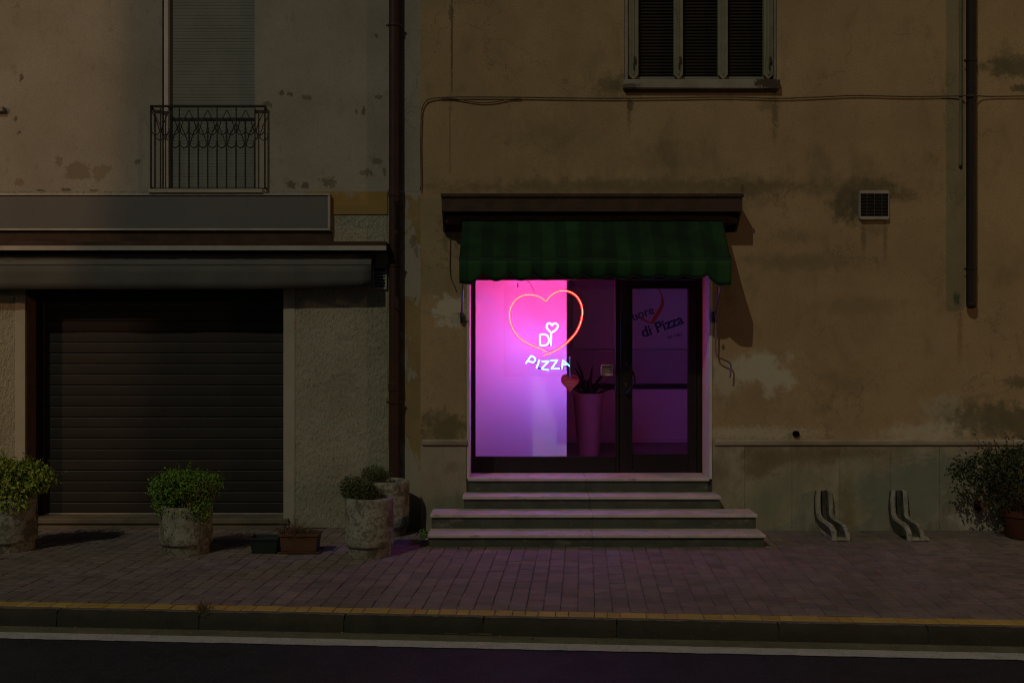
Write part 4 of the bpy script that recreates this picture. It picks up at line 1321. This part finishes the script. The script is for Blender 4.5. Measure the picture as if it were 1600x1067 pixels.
MB().box(ax0, ax1, YN + .068, YN + .073, az0, az1).build('backing_sheet', M['acrylic'], ns)
for (a, b, e, f_) in ((310, -20, 388, 100), (722, -20, 690, 46)):
    p, q = Vector(zp(a, b, YH)), Vector(zp(e, f_, YH))
    mid = (p + q) / 2 + Vector((.006, 0, .012))
    MB().tube(spline([p, mid, q], 6), 0.0028, 6).build('supply_wire', M['block_black'], ns)
for (a, b) in ((232, 44), (746, 38)):
    p = zp(a, b)
    MB().tube([(p[0], YN, p[2] + .25), (p[0], YN, p[2] + .03)], 0.0015, 5).tube([(p[0], YN, p[2] + .03), (p[0], YN, p[2] - .012)], 0.006, 8).build('hanger', M['block_black'], ns)

# red heart tag hanging on the glass
hg = empty('hanging_heart', P(890, 598, .39), 'small flat red heart hanging from a cord on the shop window', 'heart')
yh = 0.425


def heart_poly(cx, cz, w_, h_):
    pts = []
    for i in range(40):
        t_ = 2 * math.pi * i / 40
        x = 16 * math.sin(t_) ** 3
        y = 13 * math.cos(t_) - 5 * math.cos(2 * t_) - 2 * math.cos(3 * t_) - math.cos(4 * t_)
        pts.append((cx + x / 32 * w_, cz + (y + 2.5) / 29 * h_))
    return pts


cxh, czh = wx(890.5, yh), wz(599.5, yh)
MB().prism(heart_poly(cxh, czh, .198, .205)[::-1], yh - .008, yh + .004).build('heart', M['heart_red'], hg, bevel=0.002)
MB().tube([(cxh, yh - .002, czh + .055), (cxh + .001, yh - .002, wz(560, yh))], 0.0035, 6).build('cord', M['ivory_edge'], hg)
MB().lathe([(0.0, -.012), (.010, -.010), (.012, 0), (.008, .010), (0.0, .012)], (cxh + .001, yh - .004, wz(559, yh)), 12).build('suction_hook', M['ivory_edge'], hg, smooth=True)
for i, (dx_, wd) in enumerate(((0, .10), (.004, .085))):
    MB().box(cxh - wd / 2 + dx_, cxh + wd / 2 + dx_, yh - .0095, yh - .0082, czh + .012 - i * .030, czh + .018 - i * .030).build('faded_line', M['ivory_tag'], hg)

# notice on the glass
nt = empty('window_notice', P(948, 578, .4), 'small framed ivory notice stuck on the window beside the door', 'notice')
yn = YD + .014
nx0, nx1, nz0, nz1 = wx(938.8, yn), wx(957.8, yn), wz(586.5, yn), wz(569.5, yn)
MB().box(nx0 + .004, nx1 - .004, yn + .004, yn + .012, nz0 + .004, nz1 - .004).build('card', M['ivory_tag'], nt)
for (a, b, c_, d) in ((nx0, nx1, nz1 - .011, nz1), (nx0, nx1, nz0, nz0 + .011), (nx0, nx0 + .011, nz0 + .0115, nz1 - .0115), (nx1 - .011, nx1, nz0 + .0115, nz1 - .0115)):
    MB().box(a, b, yn, yn + .013, c_, d, .003).build('notice_rim', M['ivory_edge'], nt)
MB().box(nx0 + .018, nx1 - .018, yn + .001, yn + .0035, nz1 - .028, nz1 - .020).build('printed_line', M['print_blue'], nt)
cxn = (nx0 + nx1) / 2
MB().tube([(cxn + .018 * math.cos(a * math.pi / 8), yn + .002, nz0 + .045 + .018 * math.sin(a * math.pi / 8)) for a in range(9)], 0.0035, 6).build('printed_arch', M['ivory_edge'], nt)
for dx_ in (-.012, .012):
    MB().box(cxn + dx_ - .009, cxn + dx_ + .009, yn - .002, yn + .008, nz0 - .013, nz0 + .001, .003).build('red_tab', M['red_plastic'], nt)

# tall vase with agave
va = empty('tall_vase_plant', (wx(919, 2.1), 2.1, RZ0), 'tall tapered vase with a dark spiky plant inside the shop', 'potted plant')
vxc, vyc = wx(919.5, 2.1), 2.1
MB().lathe([(0.0, .002), (.128, .002), (.133, .02), (.195, .752), (.205, .765), (.205, .775), (.19, .775), (.185, .72), (0.0, .72)], (vxc, vyc, RZ0), 40).build('vase', M['vase'], va, smooth=True, auto=50)
rg = random.Random(4)
for i in range(26):
    a = 2 * math.pi * i / 26 * 2.4 + rg.uniform(-.2, .2)
    el = rg.uniform(.55, 1.45)
    ln = rg.uniform(.26, .52) * (0.75 + .35 * el / 1.4)
    m = MB()
    base = Vector((vxc + .05 * math.cos(a), vyc + .05 * math.sin(a), RZ0 + .73))
    out = Vector((math.cos(a), math.sin(a), 0))
    side = Vector((-math.sin(a), math.cos(a), 0))
    pts = []
    nseg = 6
    p = base.copy()
    e = el
    for k in range(nseg + 1):
        q = k / nseg
        wd = .030 * (1 - q) ** .7 * (0.7 + 1.2 * q if q < .3 else 1.06) + .001
        pts.append((p.copy(), wd))
        e -= .09
        p += (out * math.cos(e) + Vector((0, 0, 1)) * math.sin(e)) * ln / nseg
    for (p, wd) in pts:
        m.v += [tuple(p - side * wd), tuple(p + Vector((0, 0, -.012)) * (wd / .03)), tuple(p + side * wd)]
    for k in range(nseg):
        m.f += [(3 * k, 3 * k + 1, 3 * k + 4, 3 * k + 3), (3 * k + 1, 3 * k + 2, 3 * k + 5, 3 * k + 4)]
    m.build('spiky_leaf', M['agave'], va, smooth=True)

# counter along the back
YC = 3.70
cz = lambda p: wz(p, YC)
ct = empty('shop_counter', (1.2, YC, RZ0), 'long shop counter with dark top at the back of the shop', 'counter')
MB().box(RX0 + .3, RX1 - .02, YC, YC + .40, RZ0 + .05, cz(607.5), .004).build('front_panel', M['counter_front'], ct)
MB().box(RX0 + .3, RX1 - .02, YC - .03, YC + .42, cz(607), cz(600.5), .004).build('counter_top', M['counter_top'], ct)
MB().box(RX0 + .3, RX1 - .02, YC - .015, YC + .38, RZ0 + .002, RZ0 + .048, .004).build('skirting', M['counter_ledge'], ct)
YW = 4.36
MB().box(RX0 + .02, RX1 - .03, YW, YW + .03, 1.2, wz(546.5, YW), .002).build('back_panel', M['room_wall'], ct)
# printed board on the back wall
yb_ = 4.33
bd_ = empty('shop_board', (1.9, yb_, 2.4), 'white printed board with red brush heart and the words Cuore di Pizza', 'board')
MB().box(wx(895, yb_), wx(1100, yb_), yb_, yb_ + .03, wz(544.5, yb_), RZ1 - .05, .002).build('panel', M['board'], bd_)


def brush(pts_w, nm):
    """flat brush stroke: list of (px, py, half width px)"""
    sp_ = spline([(a, b, c_) for a, b, c_ in pts_w], 8)
    mm = MB()
    for i, p in enumerate(sp_):
        q = sp_[min(i + 1, len(sp_) - 1)] - sp_[max(i - 1, 0)]
        n_ = Vector((-q.y, q.x, 0)).normalized() * p.z
        mm.v.append(P(p.x + n_.x, p.y + n_.y, yb_ - .0015))
        mm.v.append(P(p.x - n_.x, p.y - n_.y, yb_ - .0015))
    mm.f = [(2 * i, 2 * i + 1, 2 * i + 3, 2 * i + 2) for i in range(len(sp_) - 1)]
    return mm.build(nm, M['print_red'], bd_)


b_ = lambda a, b, w: (980 + a / 8.89, 440 + b / 8.89, w)
brush([b_(330, 575, .6), b_(355, 560, 2.6), b_(400, 480, 3.2), b_(450, 400, 3.2), b_(488, 310, 2.6), b_(487, 230, 1.7), b_(468, 160, 1.0), b_(430, 100, .6), b_(370, 50, .5), b_(290, 40, .5), b_(220, 70, .6), b_(160, 110, .8)], 'brush_stroke')
brush([b_(350, 582, 1.2), b_(290, 560, 1.5), b_(215, 522, 1.6), b_(150, 495, 1.0), b_(85, 465, .6), b_(-20, 400, .5), b_(-110, 300, .6), b_(-130, 200, .8), b_(-80, 110, 1.0), b_(0, 60, .9), b_(60, 80, .7), b_(160, 112, .5)], 'brush_stroke')


def text(body, px0, py0, px1, py1, nm, bold=.012, yoff=.003, mat='print_blue'):
    cu = bpy.data.curves.new(nm, 'FONT')
    cu.body = body
    cu.extrude = .0006
    cu.offset = bold
    cu.size = 1.0
    o = bpy.data.objects.new(nm, cu)
    C.objects.link(o)
    cu.materials.append(M[mat])
    bpy.context.view_layer.update()
    w_ = o.dimensions.x
    a, b = Vector(P(px0, py0, yb_ - yoff)), Vector(P(px1, py1, yb_ - yoff))
    L_ = (b - a).length
    cu.size = L_ / w_
    cu.offset = bold * 1.0
    bpy.context.view_layer.update()
    me = bpy.data.meshes.new_from_object(o.evaluated_get(bpy.context.evaluated_depsgraph_get()))
    bpy.data.objects.remove(o)
    o = bpy.data.objects.new(nm, me)
    C.objects.link(o)
    o.parent = bd_
    o.matrix_parent_inverse = Matrix.Translation(-world_loc(bd_))
    o.location = a
    ang = math.atan2(b.z - a.z, b.x - a.x)
    o.rotation_euler = Matrix.Rotation(-ang, 4, 'Y').to_euler() if False else (Matrix.Rotation(-ang, 3, 'Y') @ Matrix.Rotation(math.radians(90), 3, 'X')).to_euler()
    return o


text('Cuore', 977, 506, 1022, 489.5, 'lettering', .003)
text('di Pizza', 1004.5, 527.5, 1068, 505.5, 'lettering', .006)
text('dal 1962', 1043, 529.5, 1066, 524.5, 'lettering', .001)

# ================================================================ planters and plants
NR = random.Random(77)


def leaves(clumps, n, size, mat, name, parent, flat=0.0, rnd=None):
    """small folded leaves spread through ellipsoid clumps: (cx, cy, cz, rx, ry, rz, weight)"""
    rnd = rnd or NR
    m = MB()
    tot = sum(c_[6] for c_ in clumps)
    for (cx, cy, cz_, rx, ry, rz, wgt) in clumps:
        for _ in range(int(n * wgt / tot)):
            while True:
                a = Vector((rnd.gauss(0, 1), rnd.gauss(0, 1), rnd.gauss(0, 1)))
                if a.length > .01:
                    break
            a.normalize()
            r_ = rnd.uniform(0.25, 1.0) ** 0.45 * (1 + rnd.gauss(0, .07))
            p = Vector((cx + a.x * rx * r_, cy + a.y * ry * r_, cz_ + a.z * rz * r_))
            nrm = (a + Vector((rnd.gauss(0, .7), rnd.gauss(0, .7), rnd.gauss(.35, .7)))).normalized()
            tdir = nrm.cross(Vector((rnd.gauss(0, 1), rnd.gauss(0, 1), rnd.gauss(0, 1)))).normalized()
            s_ = size * rnd.uniform(.6, 1.3)
            bi = nrm.cross(tdir)
            n0 = len(m.v)
            m.v += [tuple(p - tdir * s_), tuple(p - bi * s_ * .55 + nrm * s_ * .22), tuple(p + tdir * s_), tuple(p + bi * s_ * .55 + nrm * s_ * .22)]
            m.f += [(n0, n0 + 1, n0 + 2), (n0, n0 + 2, n0 + 3)]
    return m.build(name, mat, parent)


def twigs(base, n, ln, spread, r, mat, name, parent, up=1.0, rnd=None):
    rnd = rnd or NR
    m = MB()
    for _ in range(n):
        d_ = Vector((rnd.gauss(0, spread), rnd.gauss(0, spread), up)).normalized()
        b0 = Vector(base) + Vector((rnd.uniform(-1, 1) * .08, rnd.uniform(-1, 1) * .08, 0))
        l_ = ln * rnd.uniform(.5, 1.1)
        bend = Vector((rnd.gauss(0, .2), rnd.gauss(0, .2), -.1)) * l_ * .5
        m.tube([b0, b0 + d_ * l_ * .5 + bend * .3, b0 + d_ * l_ + bend], r, 4, r1=r * .3)
    return m.build(name, mat, parent)


def shoots(base, rx, rz, n, ln, size, lmat, parent, rnd):
    """stray shoots that stick out of a crown, each with a few leaves"""
    lf, st_ = MB(), MB()
    for _ in range(n):
        a = rnd.uniform(0, 6.283)
        e = rnd.uniform(-.1, 1.35)
        d_ = Vector((math.cos(a) * math.cos(e), math.sin(a) * math.cos(e), math.sin(e)))
        p0 = Vector(base) + Vector((d_.x * rx, d_.y * rx, d_.z * rz)) * .75
        l_ = ln * rnd.uniform(.5, 1.25)
        bend = Vector((rnd.gauss(0, .25), rnd.gauss(0, .25), rnd.uniform(-.35, .25)))
        pts = [p0, p0 + d_ * l_ * .5 + bend * l_ * .15, p0 + d_ * l_ + bend * l_ * .45]
        st_.tube(pts, .0022, 4, r1=.001)
        for k_ in range(9):
            q = .25 + .75 * k_ / 8
            p = pts[0].lerp(pts[1], q * 2) if q < .5 else pts[1].lerp(pts[2], q * 2 - 1)
            nrm = Vector((rnd.gauss(0, 1), rnd.gauss(0, 1), rnd.gauss(.6, .7))).normalized()
            td = nrm.cross(Vector((rnd.gauss(0, 1), rnd.gauss(0, 1), rnd.gauss(0, 1)))).normalized()
            s_ = size * rnd.uniform(.7, 1.2)
            bi = nrm.cross(td)
            p = p + td * s_
            n0 = len(lf.v)
            lf.v += [tuple(p - td * s_), tuple(p - bi * s_ * .55 + nrm * s_ * .2), tuple(p + td * s_), tuple(p + bi * s_ * .55 + nrm * s_ * .2)]
            lf.f += [(n0, n0 + 1, n0 + 2), (n0, n0 + 2, n0 + 3)]
    lf.build('shoot_leaves', lmat, parent)
    st_.build('shoots', M['twig'], parent)


def planter(cx, cy, rad, hgt, label, group, base_h=.085, seed=0):
    rr = random.Random(seed)
    t_ = empty('concrete_planter', (cx, cy, 0), label, 'planter', group)
    prof = [(0.0, 0.0), (rad - .030, 0.0), (rad - .026, .010), (rad - .026, base_h - .008), (rad - .022, base_h), (rad - .006, base_h + .004), (rad, base_h + .020)]
    for k_ in range(1, 8):
        prof.append((rad + rr.uniform(-.003, .003), base_h + .02 + (hgt - base_h - .045) * k_ / 8))
    prof += [(rad, hgt - .025), (rad - .006, hgt - .008), (rad - .018, hgt), (rad - .045, hgt - .001), (rad - .055, hgt - .012), (rad - .058, hgt - .07), (0.0, hgt - .07)]
    MB().lathe(prof, (cx, cy, 0), 56, 0.003, rr).build('pot', M['aggregate'], t_, smooth=True, auto=60)
    MB().lathe([(rad - .056, 0.0), (rad - .06, .012), (rad * .5, .02), (0.0, .026)], (cx, cy, hgt - .068), 40, .02, rr).build('soil', M['soil'], t_, smooth=True)
    return t_


G = 'round concrete planters on the pavement'
# far left shrub
cx, cy = wx(17, -.98), -.98
t1 = planter(cx, cy, .232, .50, 'round concrete planter with yellow-green shrub at the left edge', G, seed=1)
leaves([(cx - .02, cy, .62, .33, .30, .22, 4), (cx + .18, cy + .02, .66, .20, .2, .17, 2), (cx + .27, cy - .03, .63, .13, .12, .10, .9), (cx - .25, cy, .63, .2, .2, .2, 1.5), (cx - .06, cy - .1, .80, .22, .2, .08, 1.2), (cx + .33, cy - .02, .66, .07, .06, .04, .12), (cx + .05, cy - .15, .46, .22, .14, .12, .8)],
       4300, .021, M['leaf_light'], 'foliage', t1)
twigs((cx, cy, .46), 26, .36, .75, .005, M['twig'], 'stems', t1)
shoots((cx + .03, cy, .62), .36, .22, 46, .14, .017, M['leaf_light'], t1, random.Random(51))
# clipped shrub in front of the shutter
cx, cy = wx(291, -1.08), -1.08
t2 = planter(cx, cy, .238, .44, 'stocky concrete planter with clipped green shrub in front of the roller shutter', G, seed=2)
leaves([(cx - .02, cy, .60, .31, .29, .17, 4), (cx - .16, cy - .02, .58, .18, .2, .17, 1.4), (cx + .14, cy, .60, .20, .2, .15, 1.1), (cx + .26, cy + .02, .66, .09, .1, .09, .22), (cx - .10, cy - .12, .68, .2, .15, .10, .8), (cx + .17, cy - .16, .42, .13, .09, .13, .7), (cx - .14, cy - .13, .45, .13, .1, .12, .7), (cx + .02, cy - .19, .39, .14, .06, .06, .3), (cx - .33, cy, .55, .05, .05, .07, .05)],
       6200, .0135, M['leaf'], 'foliage', t2)
leaves([(cx + .20, cy - .10, .57, .12, .12, .15, 1), (cx + .10, cy - .18, .50, .1, .06, .1, .5)], 420, .012, M['dry'], 'withered_foliage', t2)
twigs((cx, cy, .40), 26, .34, .7, .005, M['twig'], 'stems', t2)
shoots((cx - .02, cy, .58), .34, .20, 60, .10, .011, M['leaf'], t2, random.Random(52))
# the pair by the downpipe
cx, cy = wx(577, -1.23), -1.23
t3 = planter(cx, cy, .222, .535, 'mossy concrete planter with low herbs, front one of the pair by the downpipe', G, seed=3, base_h=.095)
mb = MB()


def blades(base, n, ln, spread, wid, mat, name, parent, area=.12, rnd=NR):
    m = MB()
    for _ in range(n):
        a = rnd.uniform(0, 6.283)
        q = rnd.uniform(0, 1) ** .5
        p = Vector(base) + Vector((math.cos(a) * q * area, math.sin(a) * q * area, 0))
        d_ = Vector((rnd.gauss(0, spread), rnd.gauss(0, spread), 1)).normalized()
        l_ = ln * rnd.uniform(.4, 1.1)
        sd = d_.cross(Vector((rnd.gauss(0, 1), rnd.gauss(0, 1), .1))).normalized() * wid
        mid = p + d_ * l_ * .55
        tip = p + d_ * l_ + Vector((d_.x, d_.y, -.25)) * l_ * .22
        n0 = len(m.v)
        m.v += [tuple(p - sd), tuple(p + sd), tuple(mid + sd * .8), tuple(mid - sd * .8), tuple(tip)]
        m.f += [(n0, n0 + 1, n0 + 2, n0 + 3), (n0 + 3, n0 + 2, n0 + 4)]
    return m.build(name, mat, parent)


leaves([(cx - .09, cy - .02, .60, .16, .15, .12, 2), (cx - .17, cy - .03, .63, .10, .1, .11, .9), (cx - .02, cy, .66, .09, .09, .09, .5), (cx + .04, cy, .56, .12, .12, .06, .6)], 2300, .012, M['herb'], 'herbs', t3)
blades((cx - .08, cy, .48), 300, .28, .45, .0022, M['herb'], 'stems', t3, .12)
blades((cx + .00, cy, .48), 120, .17, .6, .0018, M['dry'], 'dry_stems', t3, .12)
cx, cy = wx(605.5, -.215), -.215
t4 = planter(cx, cy, .222, .55, 'concrete planter behind the front one, standing against the downpipe', G, seed=4)
leaves([(cx - .13, cy - .06, .63, .13, .1, .08, 1), (cx - .05, cy, .60, .1, .1, .05, .4)], 800, .012, M['herb'], 'herbs', t4)
blades((cx - .11, cy - .04, .50), 220, .24, .45, .0022, M['herb'], 'stems', t4, .08)

# window boxes on the ground
yb1 = -1.10


def trough(x0, x1, y0, y1, h_, mat, nm, label, saucer=False):
    t_ = empty(nm, ((x0 + x1) / 2, (y0 + y1) / 2, 0), label, 'flower box')
    z0 = .020 if saucer else .0
    ins = .022
    def ring(xa, xb, ya_, yb__, z):
        return [(xa, ya_, z), (xb, ya_, z), (xb, yb__, z), (xa, yb__, z)]
    rg_ = [ring(x0 + ins, x1 - ins, y0 + ins, y1 - ins, z0), ring(x0 + .006, x1 - .006, y0 + .006, y1 - .006, h_ - .026), ring(x0 - .004, x1 + .004, y0 - .004, y1 + .004, h_ - .025),
           ring(x0 - .006, x1 + .006, y0 - .006, y1 + .006, h_), ring(x0 + .008, x1 - .008, y0 + .008, y1 - .008, h_), ring(x0 + .014, x1 - .014, y0 + .014, y1 - .014, h_ - .045)]
    m = MB()
    for r_ in rg_:
        m.v += r_
    for k_ in range(len(rg_) - 1):
        for q in range(4):
            m.f.append((4 * k_ + q, 4 * k_ + (q + 1) % 4, 4 * k_ + 4 + (q + 1) % 4, 4 * k_ + 4 + q))
    m.f += [(3, 2, 1, 0)]
    m.build('box', mat, t_, bevel=0.004)
    zs_ = h_ - .045
    MB().add([(x0 + .013, y0 + .013, zs_), (x1 - .013, y0 + .013, zs_), (x1 - .013, y1 - .013, zs_), (x0 + .013, y1 - .013, zs_)], [(0, 1, 2, 3)]).build('soil', M['soil'], t_)
    if saucer:
        MB().box(x0 - .004, x1 + .016, y0 - .006, y1 + .01, .0, .014, .004).build('saucer', mat, t_)
        m = MB()
        m.tube([(x0 - .004, y0 - .008, .018), (x1 + .016, y0 - .008, .018), (x1 + .022, y1 + .008, .018), (x0 - .004, y1 + .010, .018)], .005, 6, closed=True)
        m.build('saucer_rim', M['terracotta'], t_)
    return t_


ytf = -1.20
x0, x1 = wx(389, ytf), wx(434, ytf)
trough(x0, x1, ytf, ytf + .20, .150, M['green_plastic'], 'green_flower_box', 'dark green plastic flower box lying empty beside the terracotta one')
x0, x1 = wx(435.5, ytf), wx(497, ytf)
tb = trough(x0, x1, ytf, ytf + .20, .185, M['terracotta'], 'terracotta_flower_box', 'terracotta flower box with dry straw in front of the wall', True)
blades((x0 + .10, ytf + .10, .14), 320, .21, .70, .0020, M['dry'], 'dry_stems', tb, .09)
blades((x0 + .22, ytf + .10, .14), 180, .15, .8, .0020, M['dry'], 'dry_stems', tb, .08)

# potted bush at the right edge
cx, cy = 5.20, -.40
tb = empty('potted_bush', (cx, cy, 0), 'loose dark bush in a clay pot at the right edge of the pavement', 'potted plant')
MB().lathe([(0.0, 0.0), (.225, 0.0), (.24, .02), (.285, .22), (.298, .225), (.30, .275), (.275, .28), (.265, .22), (0.0, .22)], (cx, cy, 0), 40).build('pot', M['clay_pot'], tb, smooth=True, auto=50)
MB().lathe([(.262, 0.0), (.15, .02), (0.0, .03)], (cx, cy, .215), 30).build('soil', M['soil'], tb)
leaves([(cx - .08, cy, .58, .42, .30, .26, 4), (cx - .42, cy - .02, .66, .26, .2, .18, 1.8), (cx - .62, cy, .62, .20, .12, .20, .75), (cx - .15, cy, .78, .25, .2, .12, 1.0), (cx + .25, cy, .62, .35, .3, .26, 2.2), (cx - .20, cy, .86, .13, .1, .07, .25), (cx - .74, cy - .02, .70, .10, .07, .15, .22), (cx - .45, cy, .80, .14, .1, .08, .25), (cx - .35, cy - .05, .36, .12, .1, .14, .35), (cx - .30, cy + .02, .14, .08, .08, .10, .10), (cx + .02, cy, .88, .2, .15, .07, .3)],
       4300, .0185, M['leaf_dark'], 'foliage', tb)
leaves([(cx + .02, cy - .26, .62, .14, .06, .16, 1), (cx - .08, cy - .22, .74, .12, .06, .08, .4), (cx + .2, cy - .26, .5, .2, .07, .16, .9)], 240, .013, M['leaf_yellow'], 'yellow_blossom', tb)
twigs((cx - .05, cy, .2), 46, .70, .75, .006, M['twig'], 'stems', tb)
shoots((cx - .25, cy, .58), .55, .30, 80, .22, .015, M['leaf_dark'], tb, random.Random(53))

# ---------------------------------------------------------------- concrete cycle stands against the plinth
def cycle_stand(cx, scale, label, seed, dx_):
    rr = random.Random(seed)
    st_ = [  # y, z, ny, nz, thickness
        (-.055, .425, -.9, .25, .04), (-.075, .415, -1, .05, .055), (-.085, .33, -1, 0, .065), (-.095, .24, -1, .02, .075), (-.108, .19, -.95, .25, .085), (-.140, .160, -.7, .7, .10),
        (-.20, .148, -.25, 1, .12), (-.30, .142, -.05, 1, .125), (-.40, .140, -.05, 1, .125), (-.49, .130, -.35, .95, .11), (-.555, .095, -.8, .6, .075), (-.585, .045, -.97, .2, .04), (-.59, .004, -1, 0, .025)]
    sec = [(-.080, None), (-.082, -.012), (-.074, .010), (-.055, .016), (-.036, .004), (-.030, -.075), (.030, -.075), (.036, .004), (.055, .016), (.074, .010), (.082, -.012), (.080, None)]
    m = MB()
    n = len(sec)
    for i, (y, z, ny, nz, th) in enumerate(st_):
        l_ = math.hypot(ny, nz)
        ny, nz = ny / l_, nz / l_
        wf = 1.0 if i > 1 else (0.62, 0.9)[i]
        for (sx_, h_) in sec:
            hh = -th if h_ is None else max(h_, -th * .8)
            j = rr.uniform(-.003, .003)
            zz = max(z + nz * hh, 0.0) if h_ is None else z + nz * hh
            m.v.append((cx + sx_ * 1.1 * wf + j + dx_ * (-y), y + ny * hh + rr.uniform(-.002, .002), max(zz + rr.uniform(-.002, .002), 0.001)))
    for i in range(len(st_) - 1):
        for k_ in range(n):
            m.f.append((i * n + k_, i * n + (k_ + 1) % n, (i + 1) * n + (k_ + 1) % n, (i + 1) * n + k_))
    m.f.append(tuple(range(n)))
    m.f.append(tuple((len(st_) - 1) * n + k_ for k_ in range(n - 1, -1, -1)))
    t_ = empty('cycle_stand', (cx, -.3, 0), label, 'cycle stand', 'concrete cycle stands against the plinth')
    so = m.build('grooved_block', M['stand_concrete'], t_, smooth=True, auto=55)
    so.data.materials.append(M['stand_shade'])
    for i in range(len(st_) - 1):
        for k_ in (0, 4, 5, 6):  # groove walls, groove floor and one side get the painted shade
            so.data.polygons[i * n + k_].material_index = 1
    mm = MB()
    mm.prism_x([(-.08, 0.0), (-.60, 0.0), (-.61, .018), (-.56, .035), (-.30, .050), (-.10, .10), (-.06, .10)], cx - .088, cx + .095)
    mm.build('base_slab', M['stand_concrete'], t_, bevel=0.008)
    return t_


cycle_stand(wx(1288.5, -.1), 1, 'grooved concrete cycle stand nearer the shop steps', 31, .02)
cycle_stand(wx(1407, -.1), 1, 'grooved concrete cycle stand nearer the potted bush', 32, -.06)

# ---------------------------------------------------------------- small weeds and litter
wd = empty('weed_tuft', P(664, 818, -.55), 'small weed with white pebbles beside the left end of the steps', 'weed')
bx, by = wx(662, -.55), -.55
leaves([(bx, by, .06, .045, .05, .06, 1)], 130, .012, M['leaf'], 'foliage', wd)
for (dx_, dy_, r_) in ((.012, -.05, .022), (-.03, -.06, .018), (.03, -.02, .020)):
    MB().lathe([(0, 0.0), (r_, .006), (r_ * .9, r_ * .9), (r_ * .4, r_ * 1.3), (0, r_ * 1.35)], (bx + dx_, by + dy_, 0), 10, .1, NR).build('pebble', M['pebble'], wd, smooth=True)
kp = Vector(K(-2.24, -.06, 0))
wd2 = empty('kerb_weed', kp, 'dry weed growing in a kerb joint below the green flower box', 'weed')
blades((kp.x, kp.y - .02, -.005), 46, .12, .7, .003, M['dry'], 'dry_stems', wd2, .05)
blades((kp.x + .02, kp.y - .09, -.03), 34, .09, .9, .003, M['herb'], 'stems', wd2, .03)
m = MB()
for _ in range(420):
    u_ = NR.uniform(-5.2, 5.2)
    v_ = -.19 - abs(NR.gauss(0, .05))
    p = Vector(K(u_, v_, -.113))
    a = NR.uniform(0, 6.28)
    s_ = NR.uniform(.004, .012) * (1.8 if NR.random() < .06 else 1)
    e1 = Vector((math.cos(a), math.sin(a), NR.uniform(-.1, .3))) * s_
    e2 = Vector((-math.sin(a), math.cos(a), NR.uniform(-.2, .4))) * s_ * .5
    n0 = len(m.v)
    m.v += [tuple(p - e1), tuple(p - e2 + Vector((0, 0, .003))), tuple(p + e1), tuple(p + e2 + Vector((0, 0, .003)))]
    m.f += [(n0, n0 + 1, n0 + 2), (n0, n0 + 2, n0 + 3)]
tag(m.build('leaf_litter', M['litter']), 'crumbled leaves and grit lying along the gutter', 'litter', kind='stuff')
m = MB()
p = [K(-.46, -.175, -.108), K(-.36, -.17, -.104), K(-.26, -.172, -.106), K(-.13, -.18, -.108)]
tag(m.tube(spline(p, 4), .006, 6).build('dry_stalk', M['litter']), 'pale yellow dry stalk lying at the foot of the kerb', 'stalk')
